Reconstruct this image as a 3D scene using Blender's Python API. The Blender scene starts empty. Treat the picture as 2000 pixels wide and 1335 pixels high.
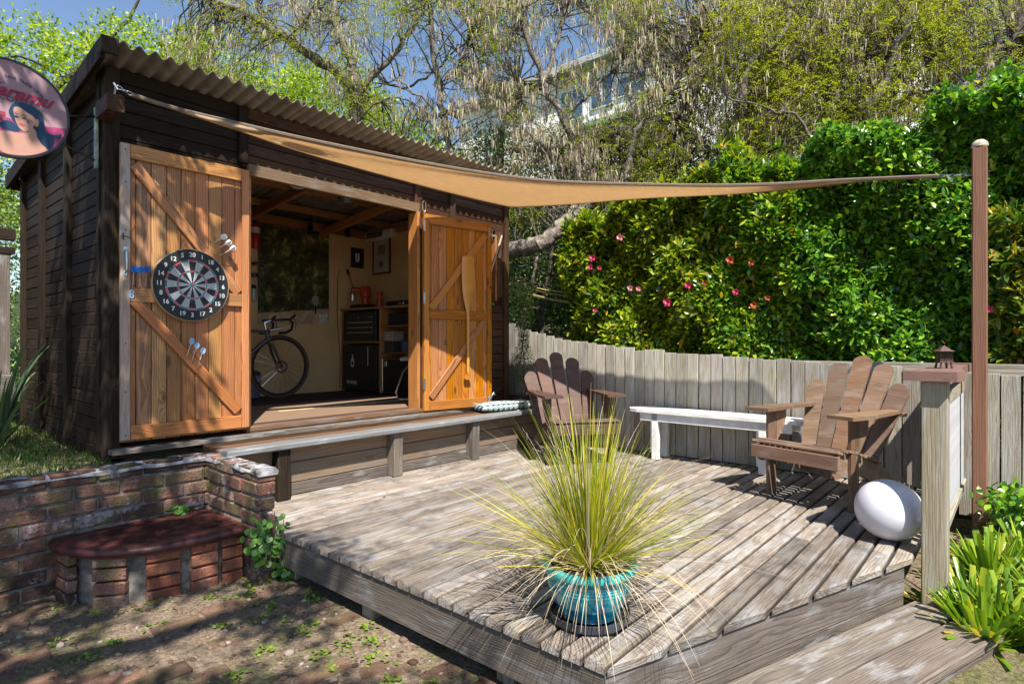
import bpy, bmesh, math, random
import numpy as np
from mathutils import Vector, Matrix, Euler
from math import radians as R, sin, cos, pi
random.seed(7); rng = np.random.default_rng(7)
sc = bpy.context.scene
COL = sc.collection
# world frame: X runs along the shed front, Y runs to the back of the shed, Z=0 is the deck surface (metres)
CAMZ = 1.08
F, U0, V0 = 1150.0, 1000.0, 669.0
A_ = (0.6524, 0.7579)
# ---------------------------------------------------------------- camera
cd = bpy.data.cameras.new('camera'); cam = bpy.data.objects.new('camera', cd); COL.objects.link(cam)
cam.location = (0, 0, CAMZ); cam.rotation_euler = (R(90), 0, -math.atan2(A_[1], A_[0]))
cd.sensor_width = 36; cd.lens = F/2000*36; cd.shift_y = 1.5/2000; cd.clip_start = 0.05; cd.clip_end = 2000
sc.camera = cam
# ---------------------------------------------------------------- light
L = Vector((.218, .340, -.585)).normalized()
w = bpy.data.worlds.new('World'); sc.world = w; w.use_nodes = True
nt = w.node_tree; bg = nt.nodes['Background']
sky = nt.nodes.new('ShaderNodeTexSky'); sky.sky_type = 'NISHITA'; sky.sun_disc = False
sky.sun_elevation = math.asin(-L.z); sky.sun_rotation = math.atan2(-L.x, -L.y) % (2*pi)
sky.altitude = 300; sky.air_density = 1.0; sky.dust_density = .3; sky.ozone_density = 1.9
nt.links.new(sky.outputs[0], bg.inputs[0]); bg.inputs[1].default_value = 0.10
sd = bpy.data.lights.new('sun', 'SUN'); sun = bpy.data.objects.new('sun', sd); COL.objects.link(sun)
sd.energy = 5.0; sd.angle = R(.55); sd.color = (1, .94, .85)
sun.rotation_euler = L.to_track_quat('-Z', 'Y').to_euler(); sun.location = (-3, -6, 12)
sc.view_settings.view_transform = 'Standard'; sc.view_settings.look = 'None'
sc.view_settings.exposure = .96; sc.view_settings.gamma = 1; sc.view_settings.use_curve_mapping = False
sc.render.engine = 'CYCLES'
sc.cycles.max_bounces = 8; sc.cycles.transparent_max_bounces = 12

# ---------------------------------------------------------------- helpers
def px(u, v, d):
    """point at camera depth d metres that the photograph shows at pixel u, v (surveying aid)"""
    x = (u-U0)/F*d; z = CAMZ+(V0-v)/F*d
    return Vector((A_[0]*x+A_[1]*d, -A_[1]*x+A_[0]*d, z))
def px_arr(u, v, d):
    x = (u-U0)/F*d
    return np.stack([A_[0]*x+A_[1]*d, -A_[1]*x+A_[0]*d, CAMZ+(V0-v)/F*d], 1)
WM = {}
FR = [Matrix.Identity(4)]
class frame:
    def __init__(s, m): s.m = m
    def __enter__(s): FR.append(FR[-1] @ s.m)
    def __exit__(s, *a): FR.pop()
def T(x, y, z): return Matrix.Translation((x, y, z))
def RZ(a): return Matrix.Rotation(a, 4, 'Z')
def RX(a): return Matrix.Rotation(a, 4, 'X')
def RY(a): return Matrix.Rotation(a, 4, 'Y')
def link(o, M, parent=None):
    Wd = FR[-1] @ M
    COL.objects.link(o); WM[o.name] = Wd
    if parent is not None:
        o.parent = parent; o.matrix_basis = WM[parent.name].inverted() @ Wd
    else: o.matrix_basis = Wd
    return o
def tag(o, label=None, cat=None, group=None, kind=None):
    if label: o['label'] = label
    if cat: o['category'] = cat
    if group: o['group'] = group
    if kind: o['kind'] = kind
    return o
def empty(name, label, cat, M=None, group=None):
    o = bpy.data.objects.new(name, None); o.empty_display_size = .1
    link(o, M or Matrix.Identity(4)); return tag(o, label, cat, group)
def mesh_obj(name, verts, faces, mat, parent=None, M=None, smooth=False):
    me = bpy.data.meshes.new(name); me.from_pydata([tuple(v) for v in verts], [], faces)
    if mat: me.materials.append(mat)
    if smooth: me.polygons.foreach_set('use_smooth', [True]*len(me.polygons))
    me.update()
    return link(bpy.data.objects.new(name, me), M or Matrix.Identity(4), parent)
def np_mesh(name, V, Fq, mat, parent=None, smooth=False):
    """V (n,3), Fq (m,k) faces all of k corners"""
    me = bpy.data.meshes.new(name); n = len(V); m, k = Fq.shape
    me.vertices.add(n); me.vertices.foreach_set('co', np.ascontiguousarray(V, dtype=np.float32).ravel())
    me.loops.add(m*k); me.loops.foreach_set('vertex_index', np.ascontiguousarray(Fq, dtype=np.int32).ravel())
    me.polygons.add(m); me.polygons.foreach_set('loop_start', np.arange(0, m*k, k, dtype=np.int32))
    me.polygons.foreach_set('loop_total', np.full(m, k, dtype=np.int32))
    if smooth: me.polygons.foreach_set('use_smooth', np.ones(m, dtype=bool))
    me.update(calc_edges=True); me.validate()
    if mat: me.materials.append(mat)
    return link(bpy.data.objects.new(name, me), Matrix.Identity(4), parent)
BC = {}
def box_mesh(l, w_, h, mat, bev):
    key = (round(l, 3), round(w_, 3), round(h, 3), mat.name, bev)
    if key in BC: return BC[key]
    bm = bmesh.new(); bmesh.ops.create_cube(bm, size=1)
    for v in bm.verts: v.co = Vector((v.co.x*l, v.co.y*w_, v.co.z*h))
    if bev:
        b = min(bev, .3*min(l, w_, h))
        bmesh.ops.bevel(bm, geom=bm.edges[:], offset=b, segments=1, affect='EDGES', profile=.5)
    me = bpy.data.meshes.new('box'); bm.to_mesh(me); bm.free(); me.materials.append(mat); BC[key] = me
    return me
ROT_Y = RZ(pi/2); ROT_Z = RY(-pi/2)
def bx(name, x0, x1, y0, y1, z0, z1, mat, parent=None, bev=.003, jit=0, axis=None):
    dx, dy, dz = x1-x0, y1-y0, z1-z0
    c = T((x0+x1)/2, (y0+y1)/2, (z0+z1)/2)
    if jit: c = c @ RZ(random.gauss(0, jit)) @ RX(random.gauss(0, jit)) @ RY(random.gauss(0, jit))
    ax = axis or ('x' if dx >= dy and dx >= dz else 'y' if dy >= dz else 'z')
    if ax == 'x': me = box_mesh(dx, dy, dz, mat, bev); M = c
    elif ax == 'y': me = box_mesh(dy, dx, dz, mat, bev); M = c @ ROT_Y
    else: me = box_mesh(dz, dy, dx, mat, bev); M = c @ ROT_Z
    return link(bpy.data.objects.new(name, me), M, parent)
def beam(name, p0, p1, w_, h, mat, parent=None, up=(0, 0, 1), bev=.003):
    """board from p0 to p1; w_ across, h along up"""
    p0, p1 = Vector(p0), Vector(p1); d = p1-p0; l = d.length; X = d.normalized(); U = Vector(up)
    Y = U.cross(X).normalized(); Z = X.cross(Y)
    M = Matrix(((X.x, Y.x, Z.x, (p0.x+p1.x)/2), (X.y, Y.y, Z.y, (p0.y+p1.y)/2), (X.z, Y.z, Z.z, (p0.z+p1.z)/2), (0, 0, 0, 1)))
    return link(bpy.data.objects.new(name, box_mesh(l, w_, h, mat, bev)), M, parent)
def tube_geo(pts, rad, n=8, cap=True):
    pts = [Vector(p) for p in pts]; V = []; Fc = []
    if not hasattr(rad, '__len__'): rad = [rad]*len(pts)
    prev = None
    for i, p in enumerate(pts):
        a = pts[max(i-1, 0)]; b = pts[min(i+1, len(pts)-1)]; d = (b-a).normalized()
        if prev is None:
            s = d.orthogonal().normalized()
        else:
            s = (prev - d*prev.dot(d)); s = s.normalized() if s.length > 1e-6 else d.orthogonal().normalized()
        prev = s; t = d.cross(s)
        for k in range(n):
            an = 2*pi*k/n; V.append(p + (s*cos(an)+t*sin(an))*rad[i])
    for i in range(len(pts)-1):
        for k in range(n):
            k2 = (k+1) % n; Fc.append((i*n+k, i*n+k2, (i+1)*n+k2, (i+1)*n+k))
    if cap: Fc.append(tuple(range(n-1, -1, -1))); Fc.append(tuple(range((len(pts)-1)*n, len(pts)*n)))
    return V, Fc
class MB:
    def __init__(s): s.V = []; s.F = []; s.MI = []; s.mi = 0
    def add(s, V, Fc):
        o = len(s.V); s.V += [Vector(v) for v in V]; s.F += [tuple(i+o for i in f) for f in Fc]; s.MI += [s.mi]*len(Fc); return s
    def tube(s, pts, rad, n=8, cap=True): return s.add(*tube_geo(pts, rad, n, cap))
    def box(s, x0, x1, y0, y1, z0, z1):
        return s.add([(x0,y0,z0),(x1,y0,z0),(x1,y1,z0),(x0,y1,z0),(x0,y0,z1),(x1,y0,z1),(x1,y1,z1),(x0,y1,z1)],
                     [(0,3,2,1),(4,5,6,7),(0,1,5,4),(1,2,6,5),(2,3,7,6),(3,0,4,7)])
    def lathe(s, prof, n=32, c=(0, 0, 0), closed=False):
        V = []; Fc = []
        for r, z in prof:
            for k in range(n):
                a = 2*pi*k/n; V.append((c[0]+r*cos(a), c[1]+r*sin(a), c[2]+z))
        for i in range(len(prof)-1):
            for k in range(n):
                k2 = (k+1) % n; Fc.append((i*n+k, i*n+k2, (i+1)*n+k2, (i+1)*n+k))
        if closed: Fc.append(tuple(range(n-1, -1, -1))); Fc.append(tuple(range((len(prof)-1)*n, len(prof)*n)))
        return s.add(V, Fc)
    def prism(s, pts, y0, y1):
        """pts (x,z) outline extruded along y"""
        n = len(pts); V = [(p[0], y0, p[1]) for p in pts]+[(p[0], y1, p[1]) for p in pts]
        Fc = [tuple(range(n)), tuple(range(2*n-1, n-1, -1))]+[(i, i+n, (i+1) % n+n, (i+1) % n) for i in range(n)]
        return s.add(V, Fc)
    def build(s, name, mat, parent=None, M=None, smooth=False):
        me = bpy.data.meshes.new(name); me.from_pydata([tuple(v) for v in s.V], [], s.F)
        for m in (mat if isinstance(mat, (list, tuple)) else [mat]): me.materials.append(m)
        me.polygons.foreach_set('material_index', s.MI)
        if smooth:
            me.polygons.foreach_set('use_smooth', [True]*len(me.polygons))
            try: me.set_sharp_from_angle(angle=R(40))
            except Exception: pass
        bm = bmesh.new(); bm.from_mesh(me); bmesh.ops.recalc_face_normals(bm, faces=bm.faces); bm.to_mesh(me); bm.free()
        return link(bpy.data.objects.new(name, me), M or Matrix.Identity(4), parent)
def text_obj(name, body, size, M, mat, parent, ext=.001, align='CENTER', shear=0, bold=0, sx=1):
    cu = bpy.data.curves.new(name, 'FONT'); cu.body = body; cu.size = size; cu.extrude = ext; cu.align_x = align; cu.align_y = 'CENTER'
    cu.shear = shear; cu.offset = bold; cu.resolution_u = 3
    tmp = bpy.data.objects.new('t', cu); COL.objects.link(tmp); dg = bpy.context.evaluated_depsgraph_get()
    me = bpy.data.meshes.new_from_object(tmp.evaluated_get(dg)); bpy.data.objects.remove(tmp)
    if sx != 1:
        for v in me.vertices: v.co.x *= sx
    me.materials.clear(); me.materials.append(mat)
    return link(bpy.data.objects.new(name, me), M, parent)
def copy_tree(o, M, label=None, group=None):
    r = o.copy(); COL.objects.link(r); r.matrix_basis = FR[-1] @ M; WM[r.name] = FR[-1] @ M
    if label: r['label'] = label
    if group: r['group'] = group
    kids = [c for c in ALLC.get(o.name, [])]
    def rec(src, dst):
        for ch in [x for x in bpy.data.objects if x.parent == src]:
            c = ch.copy(); COL.objects.link(c); c.parent = dst; rec(ch, c)
    rec(o, r); return r
ALLC = {}

# ---------------------------------------------------------------- materials
def newmat(name):
    m = bpy.data.materials.new(name); m.use_nodes = True; t = m.node_tree
    return m, t, t.nodes['Principled BSDF']
def N(t, kind, **kw):
    n = t.nodes.new(kind)
    for k, v in kw.items():
        if k.startswith('i_'): n.inputs[k[2:].replace('_', ' ')].default_value = v
        else: setattr(n, k, v)
    return n
def ramp(t, stops, fac):
    r = t.nodes.new('ShaderNodeValToRGB'); el = r.color_ramp.elements
    el[0].position, el[0].color = stops[0][0], (*stops[0][1], 1); el[1].position, el[1].color = stops[-1][0], (*stops[-1][1], 1)
    for p, c in stops[1:-1]:
        e = el.new(p); e.color = (*c, 1)
    t.links.new(fac, r.inputs[0]); return r.outputs[0]
def mixc(t, fac, a, b, mode='MIX'):
    m = t.nodes.new('ShaderNodeMix'); m.data_type = 'RGBA'; m.blend_type = mode
    for s, x in ((m.inputs[0], fac), (m.inputs[6], a), (m.inputs[7], b)):
        if isinstance(x, (int, float)): s.default_value = x
        elif isinstance(x, tuple): s.default_value = (*x, 1) if len(x) == 3 else x
        else: t.links.new(x, s)
    return m.outputs[2]
def math_(t, op, a, b=None, c=None):
    m = t.nodes.new('ShaderNodeMath'); m.operation = op
    for i, x in enumerate((a, b, c)):
        if x is None: continue
        if isinstance(x, (int, float)): m.inputs[i].default_value = x
        else: t.links.new(x, m.inputs[i])
    return m.outputs[0]
def bump(t, bs, h, strength, dist=.005):
    b = t.nodes.new('ShaderNodeBump'); b.inputs['Strength'].default_value = strength; b.inputs['Distance'].default_value = dist
    t.links.new(h, b.inputs['Height']); t.links.new(b.outputs[0], bs.inputs['Normal'])
def plain(name, col, rough=.5, metal=0, spec=.5, noise=.15, nscale=30):
    m, t, b = newmat(name); b.inputs['Roughness'].default_value = rough; b.inputs['Metallic'].default_value = metal
    b.inputs['Specular IOR Level'].default_value = spec
    n = N(t, 'ShaderNodeTexNoise'); n.inputs['Scale'].default_value = nscale; n.inputs['Detail'].default_value = 4
    tc = N(t, 'ShaderNodeTexCoord'); t.links.new(tc.outputs['Object'], n.inputs['Vector'])
    lo = tuple(c*(1-noise) for c in col); hi = tuple(min(1, c*(1+noise)) for c in col)
    t.links.new(ramp(t, [(.3, lo), (.7, hi)], n.outputs[0]), b.inputs['Base Color']); return m
def wood(name, light, dark, grey=None, greyamt=0, rough=.65, ring=.5, knots=.6, bumps=.5, vary=.25, fib=.35, spec=.3, green=0, stain=0, sat_vary=.02, ringscale=26, edge=0):
    m, t, b = newmat(name); b.inputs['Roughness'].default_value = rough; b.inputs['Specular IOR Level'].default_value = spec
    tc = N(t, 'ShaderNodeTexCoord'); oi = N(t, 'ShaderNodeObjectInfo')
    wn = N(t, 'ShaderNodeTexWhiteNoise', noise_dimensions='1D'); t.links.new(oi.outputs['Random'], wn.inputs['W'])
    off = N(t, 'ShaderNodeVectorMath', operation='MULTIPLY_ADD'); off.inputs[1].default_value = (40, .16, .12); off.inputs[2].default_value = (-20, -.08, -.06)
    t.links.new(wn.outputs['Color'], off.inputs[0])
    p = N(t, 'ShaderNodeVectorMath', operation='ADD'); t.links.new(tc.outputs['Object'], p.inputs[0]); t.links.new(off.outputs[0], p.inputs[1])
    P = p.outputs[0]
    def mapped(scale):
        mp = N(t, 'ShaderNodeVectorMath', operation='MULTIPLY'); mp.inputs[1].default_value = scale; t.links.new(P, mp.inputs[0]); return mp.outputs[0]
    # knots: sparse voronoi cells stretched along the board
    vo = N(t, 'ShaderNodeTexVoronoi', feature='F1'); vo.inputs['Scale'].default_value = 1; vo.inputs['Randomness'].default_value = 1
    t.links.new(mapped((2.6, 7, 7)), vo.inputs['Vector'])
    kd = math_(t, 'SMOOTH_MIN', vo.outputs['Distance'], .5, .2)
    kn = N(t, 'ShaderNodeMapRange'); kn.inputs['From Min'].default_value = .05; kn.inputs['From Max'].default_value = .42; kn.inputs['To Min'].default_value = 1; kn.inputs['To Max'].default_value = 0
    t.links.new(vo.outputs['Distance'], kn.inputs[0])
    kf = math_(t, 'POWER', kn.outputs[0], 2.0)
    # growth rings round an axis near the board, distorted
    n1 = N(t, 'ShaderNodeTexNoise'); n1.inputs['Scale'].default_value = 1; n1.inputs['Detail'].default_value = 3; t.links.new(mapped((1.3, 9, 9)), n1.inputs['Vector'])
    sx = N(t, 'ShaderNodeSeparateXYZ'); t.links.new(P, sx.inputs[0])
    yy = math_(t, 'POWER', sx.outputs[1], 2.0); zz = math_(t, 'POWER', sx.outputs[2], 2.0)
    rr = math_(t, 'SQRT', math_(t, 'ADD', yy, zz))
    rr = math_(t, 'ADD', math_(t, 'MULTIPLY', rr, ringscale*3.4), math_(t, 'MULTIPLY', n1.outputs[0], 5.5))
    rr = math_(t, 'ADD', rr, math_(t, 'MULTIPLY', kf, 3.2*knots))
    fr = math_(t, 'FRACT', rr)
    rg = ramp(t, [(0, (0, 0, 0)), (.55, (.35, .35, .35)), (.88, (1, 1, 1)), (1, (0, 0, 0))], fr)
    # fibre
    n2 = N(t, 'ShaderNodeTexNoise'); n2.inputs['Scale'].default_value = 1; n2.inputs['Detail'].default_value = 5; n2.inputs['Roughness'].default_value = .65
    t.links.new(mapped((5, 170, 170)), n2.inputs['Vector'])
    n3 = N(t, 'ShaderNodeTexNoise'); n3.inputs['Scale'].default_value = 1; n3.inputs['Detail'].default_value = 3; t.links.new(mapped((1.6, 14, 14)), n3.inputs['Vector'])
    f1 = math_(t, 'MULTIPLY', rg, ring)
    f2 = math_(t, 'MULTIPLY', math_(t, 'SUBTRACT', n2.outputs[0], .5), fib*2.4)
    fac = math_(t, 'ADD', math_(t, 'ADD', f1, f2), math_(t, 'MULTIPLY', math_(t, 'SUBTRACT', n3.outputs[0], .4), .8))
    col = ramp(t, [(0, light), (.45, tuple((a+b_)/2 for a, b_ in zip(light, dark))), (.95, dark)], fac)
    kk = N(t, 'ShaderNodeMapRange'); kk.inputs['From Min'].default_value = .06; kk.inputs['From Max'].default_value = .14; kk.inputs['To Min'].default_value = .75*knots; kk.inputs['To Max'].default_value = 0
    t.links.new(vo.outputs['Distance'], kk.inputs[0])
    col = mixc(t, kk.outputs[0], col, tuple(c*.3 for c in dark))
    if grey:
        n4 = N(t, 'ShaderNodeTexNoise'); n4.inputs['Scale'].default_value = 1; n4.inputs['Detail'].default_value = 6; n4.inputs['Roughness'].default_value = .62; t.links.new(mapped((3.5, 16, 16)), n4.inputs['Vector'])
        g = N(t, 'ShaderNodeMapRange'); g.inputs['From Min'].default_value = .62-greyamt*.35; g.inputs['From Max'].default_value = .72-greyamt*.2
        t.links.new(n4.outputs[0], g.inputs[0])
        gc = mixc(t, math_(t, 'MULTIPLY', n2.outputs[0], 1.0), tuple(c*1.15 for c in grey), tuple(c*.55 for c in grey))
        col = mixc(t, math_(t, 'MULTIPLY', g.outputs[0], .85), col, gc)
    if stain:
        n5 = N(t, 'ShaderNodeTexNoise'); n5.inputs['Scale'].default_value = 5.0; n5.inputs['Detail'].default_value = 7; n5.inputs['Roughness'].default_value = .7
        geo = N(t, 'ShaderNodeNewGeometry'); t.links.new(geo.outputs['Position'], n5.inputs['Vector'])
        g5 = N(t, 'ShaderNodeMapRange'); g5.inputs['From Min'].default_value = .5; g5.inputs['From Max'].default_value = .68; t.links.new(n5.outputs[0], g5.inputs[0])
        col = mixc(t, math_(t, 'MULTIPLY', g5.outputs[0], stain), col, (.07, .06, .06))
    if green:
        n6 = N(t, 'ShaderNodeTexNoise'); n6.inputs['Scale'].default_value = 4.0; n6.inputs['Detail'].default_value = 5
        g6 = N(t, 'ShaderNodeMapRange'); g6.inputs['From Min'].default_value = .45; g6.inputs['From Max'].default_value = .7; t.links.new(n6.outputs[0], g6.inputs[0])
        col = mixc(t, math_(t, 'MULTIPLY', g6.outputs[0], green), col, (.16, .17, .07))
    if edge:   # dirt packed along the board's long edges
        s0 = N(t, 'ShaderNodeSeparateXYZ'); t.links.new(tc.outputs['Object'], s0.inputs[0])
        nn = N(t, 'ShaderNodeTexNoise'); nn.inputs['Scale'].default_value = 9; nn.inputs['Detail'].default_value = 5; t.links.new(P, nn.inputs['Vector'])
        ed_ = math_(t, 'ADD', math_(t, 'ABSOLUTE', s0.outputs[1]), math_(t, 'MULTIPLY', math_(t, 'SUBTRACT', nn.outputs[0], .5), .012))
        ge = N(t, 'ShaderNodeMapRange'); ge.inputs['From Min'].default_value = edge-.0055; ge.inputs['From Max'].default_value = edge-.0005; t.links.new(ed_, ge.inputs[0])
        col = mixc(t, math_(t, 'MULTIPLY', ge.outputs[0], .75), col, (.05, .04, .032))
    hs = N(t, 'ShaderNodeHueSaturation'); t.links.new(col, hs.inputs['Color'])
    sep = N(t, 'ShaderNodeSeparateColor'); t.links.new(wn.outputs['Color'], sep.inputs[0])
    t.links.new(math_(t, 'MULTIPLY_ADD', sep.outputs[0], 2*vary, 1-vary), hs.inputs['Value'])
    t.links.new(math_(t, 'MULTIPLY_ADD', sep.outputs[1], .22, .9), hs.inputs['Saturation'])
    t.links.new(math_(t, 'MULTIPLY_ADD', sep.outputs[2], sat_vary, .5-sat_vary/2), hs.inputs['Hue'])
    t.links.new(hs.outputs[0], b.inputs['Base Color'])
    hh = math_(t, 'SUBTRACT', math_(t, 'MULTIPLY', rg, .35), math_(t, 'MULTIPLY', n2.outputs[0], 1.0))
    bump(t, b, hh, bumps, .004)
    return m
def leafmat(name, stops, rough=.35, trans=.35, spec=.5, tcol=None):
    m, t, b = newmat(name); b.inputs['Roughness'].default_value = rough; b.inputs['Specular IOR Level'].default_value = spec
    g = N(t, 'ShaderNodeNewGeometry')
    col = ramp(t, stops, g.outputs['Random Per Island']); t.links.new(col, b.inputs['Base Color'])
    tr = N(t, 'ShaderNodeBsdfTranslucent'); mul = mixc(t, 1.0, col, tcol or (1.6, 1.7, .7), 'MULTIPLY'); t.links.new(mul, tr.inputs[0])
    mx = N(t, 'ShaderNodeMixShader'); mx.inputs[0].default_value = trans
    out = t.nodes['Material Output']; t.links.new(b.outputs[0], mx.inputs[1]); t.links.new(tr.outputs[0], mx.inputs[2]); t.links.new(mx.outputs[0], out.inputs[0])
    return m
def barkmat(name, light, dark, scale=14):
    m, t, b = newmat(name); b.inputs['Roughness'].default_value = .85
    tc = N(t, 'ShaderNodeTexCoord'); n = N(t, 'ShaderNodeTexNoise'); n.inputs['Scale'].default_value = scale; n.inputs['Detail'].default_value = 8; n.inputs['Roughness'].default_value = .7
    t.links.new(tc.outputs['Object'], n.inputs['Vector'])
    n2 = N(t, 'ShaderNodeTexVoronoi'); n2.inputs['Scale'].default_value = scale*2.5; t.links.new(tc.outputs['Object'], n2.inputs['Vector'])
    col = ramp(t, [(.38, dark), (.55, tuple((a+c)/2 for a, c in zip(light, dark))), (.68, light)], n.outputs[0])
    t.links.new(col, b.inputs['Base Color']); bump(t, b, math_(t, 'ADD', n.outputs[0], math_(t, 'MULTIPLY', n2.outputs[0], .4)), .9, .02); return m

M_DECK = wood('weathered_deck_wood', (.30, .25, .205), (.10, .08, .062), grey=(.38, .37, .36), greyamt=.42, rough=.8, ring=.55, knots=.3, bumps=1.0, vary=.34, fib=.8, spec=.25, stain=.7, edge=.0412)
M_GREYW = wood('grey_deck_timber', (.19, .158, .13), (.055, .044, .036), grey=(.33, .325, .325), greyamt=.25, rough=.8, ring=.5, knots=.6, bumps=.8, fib=.5, stain=.4)
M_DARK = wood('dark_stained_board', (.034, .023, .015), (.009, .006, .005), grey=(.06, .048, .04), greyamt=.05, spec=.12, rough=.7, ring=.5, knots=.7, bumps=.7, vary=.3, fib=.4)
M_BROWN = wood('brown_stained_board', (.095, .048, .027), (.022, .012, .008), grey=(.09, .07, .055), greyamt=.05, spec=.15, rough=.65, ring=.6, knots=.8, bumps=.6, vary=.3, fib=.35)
M_LINT = wood('faded_brown_beam', (.26, .17, .105), (.09, .055, .035), grey=(.28, .25, .22), greyamt=.3, rough=.6, ring=.8, knots=.8, bumps=.5)
M_PINE_L = wood('sunbleached_oiled_pine', (.50, .235, .09), (.15, .055, .018), rough=.45, ring=.65, knots=1, bumps=.35, vary=.2, fib=.3, spec=.5)
M_PINE_S = wood('pale_weathered_pine_stile', (.50, .38, .30), (.27, .17, .12), grey=(.5, .46, .44), greyamt=.45, rough=.6, ring=.5, knots=.5, bumps=.4, vary=.08)
M_PINE_R = wood('orange_oiled_pine', (.50, .205, .05), (.16, .052, .012), rough=.4, ring=.65, knots=1, bumps=.3, vary=.14, fib=.22, spec=.4, sat_vary=.008)
M_PADDLE = wood('varnished_paddle_wood', (.60, .27, .06), (.42, .16, .03), rough=.25, ring=.3, knots=0, bumps=.1, vary=0, spec=.6)
M_CHAIR = wood('worn_stained_chair_wood', (.25, .155, .10), (.075, .042, .028), grey=(.32, .25, .20), greyamt=.3, rough=.55, ring=.4, knots=.3, bumps=.4, vary=.25, fib=.45)
M_CHAIR2 = wood('shabby_brown_chair_wood', (.115, .065, .05), (.045, .026, .022), grey=(.16, .12, .10), greyamt=.25, rough=.6, ring=.3, knots=.2, bumps=.4, vary=.2, fib=.4)
M_FENCE = wood('weathered_fence_paling', (.43, .385, .325), (.17, .145, .12), grey=(.50, .49, .47), greyamt=.45, rough=.85, ring=.4, knots=.35, bumps=.9, vary=.24, fib=.45, green=.35, sat_vary=.03)
M_POST = wood('greenish_weathered_post', (.32, .275, .21), (.14, .115, .085), grey=(.36, .34, .30), greyamt=.4, rough=.8, ring=.5, knots=.4, bumps=.8, green=.3)
M_POLE = wood('redbrown_stained_pole', (.21, .088, .048), (.10, .042, .024), rough=.6, ring=.35, knots=.5, bumps=.5, vary=.1, fib=.5)
M_CAP = wood('faded_mauve_cap_board', (.22, .125, .10), (.12, .065, .055), rough=.6, ring=.2, knots=.2, bumps=.4, vary=.05)
M_INT = wood('interior_framing_pine', (.42, .22, .09), (.25, .11, .04), rough=.5, ring=.5, knots=.5, bumps=.2)
M_GPAINT = wood('flaking_grey_paint_edge', (.19, .195, .20), (.07, .07, .075), grey=(.38, .40, .43), greyamt=.15, rough=.6, ring=.1, knots=0, bumps=.6, vary=.1)
M_WHITE = plain('white_paint', (.72, .72, .70), .5, noise=.14, nscale=12)
M_BALUS = plain('chalky_white_baluster_paint', (.42, .42, .43), .6, noise=.15)
M_METAL = plain('galvanised_metal', (.55, .56, .58), .3, 1, noise=.1)
M_STEEL = plain('bright_steel', (.7, .7, .72), .18, 1, noise=.05)
M_BLACK = plain('black_plastic', (.012, .012, .014), .35)
M_BLACKM = plain('black_painted_metal', (.014, .014, .016), .3, noise=.3)
M_RED = plain('red_enamel', (.42, .02, .02), .3)
M_ORANGE = plain('orange_red_enamel', (.5, .06, .015), .35)
M_WALLP = plain('tan_ply_lining', (.70, .47, .23), .6, noise=.1, nscale=3)
M_SHEETR = plain('weathered_corrugated_roofing', (.17, .145, .11), .75, noise=.3, nscale=9)
M_SHEETI = plain('grey_green_ceiling_sheet', (.20, .22, .15), .6, noise=.2)
M_EGG = plain('translucent_white_plastic', (.58, .58, .64), .28, noise=.07, nscale=7)
M_RUST = plain('rusty_cast_iron', (.085, .045, .035), .75, noise=.5, nscale=60)
M_CARPET = plain('brown_carpet', (.20, .13, .08), .95, noise=.2, nscale=200)
M_MAROON = plain('dark_maroon_carpet', (.05, .022, .028), .95, noise=.2, nscale=200)
M_BLUEB = plain('blue_grey_plastic', (.12, .15, .22), .5)
M_BLUE = plain('bright_blue_plastic', (.01, .16, .6), .4)
M_LBLUE = plain('pale_blue_plastic', (.35, .55, .8), .4)
M_CREAMP = plain('white_plastic', (.7, .7, .68), .4, noise=.05)
# ---------------------------------------------------------------- ground (structure)
def sm(a, b, x): 
    x = np.clip((x-a)/(b-a), 0, 1); return x*x*(3-2*x)
def hn(x, y):
    return (np.sin(x*7.3+y*3.1)+np.sin(x*-4.7+y*8.9+1.3)+np.sin(x*15.1+y*-11.7)*.5+np.sin(x*23+y*19)*.35)/2.85
def gh(x, y):
    x = np.asarray(x, float); y = np.asarray(y, float)
    z = -.285+0*x
    z = z-.12*sm(2.2, 3.3, x)*sm(1.3, .5, y)
    z = z+.17*sm(3.55, 3.75, x)*sm(.3, .1, y)*sm(-1.2, -.2, y)
    z = np.where((y > 4.02) & (x < 1.64), .33-.3*sm(1.25, 1.6, x), z)
    z = z+.30*sm(6.9, 8.5, y)+.0
    z = np.maximum(z, -.3+.25*sm(5.35, 5.6, x)+.50*np.clip(x-5.9, 0, 10)*sm(5.9, 8, x))
    z = z+sm(7.5, 30, y)*1.5+sm(40, 250, np.hypot(x, y))*6
    rough = .012*hn(x, y)*(np.hypot(x, y) < 30)
    return z+rough
xs = np.unique(np.concatenate([np.arange(-3, 6.6, .05), np.linspace(-14, -3, 30), np.linspace(6.6, 24, 40), -np.geomspace(15, 600, 22), np.geomspace(25, 600, 22)]))
ys = np.unique(np.concatenate([np.arange(-2.5, 4.0, .05), [4.01, 4.03], np.arange(4.08, 8, .08), np.linspace(-14, -2.5, 30), np.linspace(8, 30, 50), -np.geomspace(15, 600, 22), np.geomspace(32, 600, 22)]))
GX, GY = np.meshgrid(xs, ys); GZ = gh(GX, GY)
nx, ny = len(xs), len(ys); idx = np.arange(nx*ny).reshape(ny, nx)
FQ = np.stack([idx[:-1, :-1], idx[:-1, 1:], idx[1:, 1:], idx[1:, :-1]], -1).reshape(-1, 4)
mG, t, b = newmat('trodden_soil_and_moss'); b.inputs['Roughness'].default_value = .95; b.inputs['Specular IOR Level'].default_value = .15
g = N(t, 'ShaderNodeNewGeometry'); P = g.outputs['Position']
def nz(scale, det=6, ro=.6):
    n = N(t, 'ShaderNodeTexNoise'); n.inputs['Scale'].default_value = scale; n.inputs['Detail'].default_value = det; n.inputs['Roughness'].default_value = ro; t.links.new(P, n.inputs['Vector']); return n.outputs[0]
a1, a2, a3 = nz(1.7), nz(9), nz(55, 4)
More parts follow.
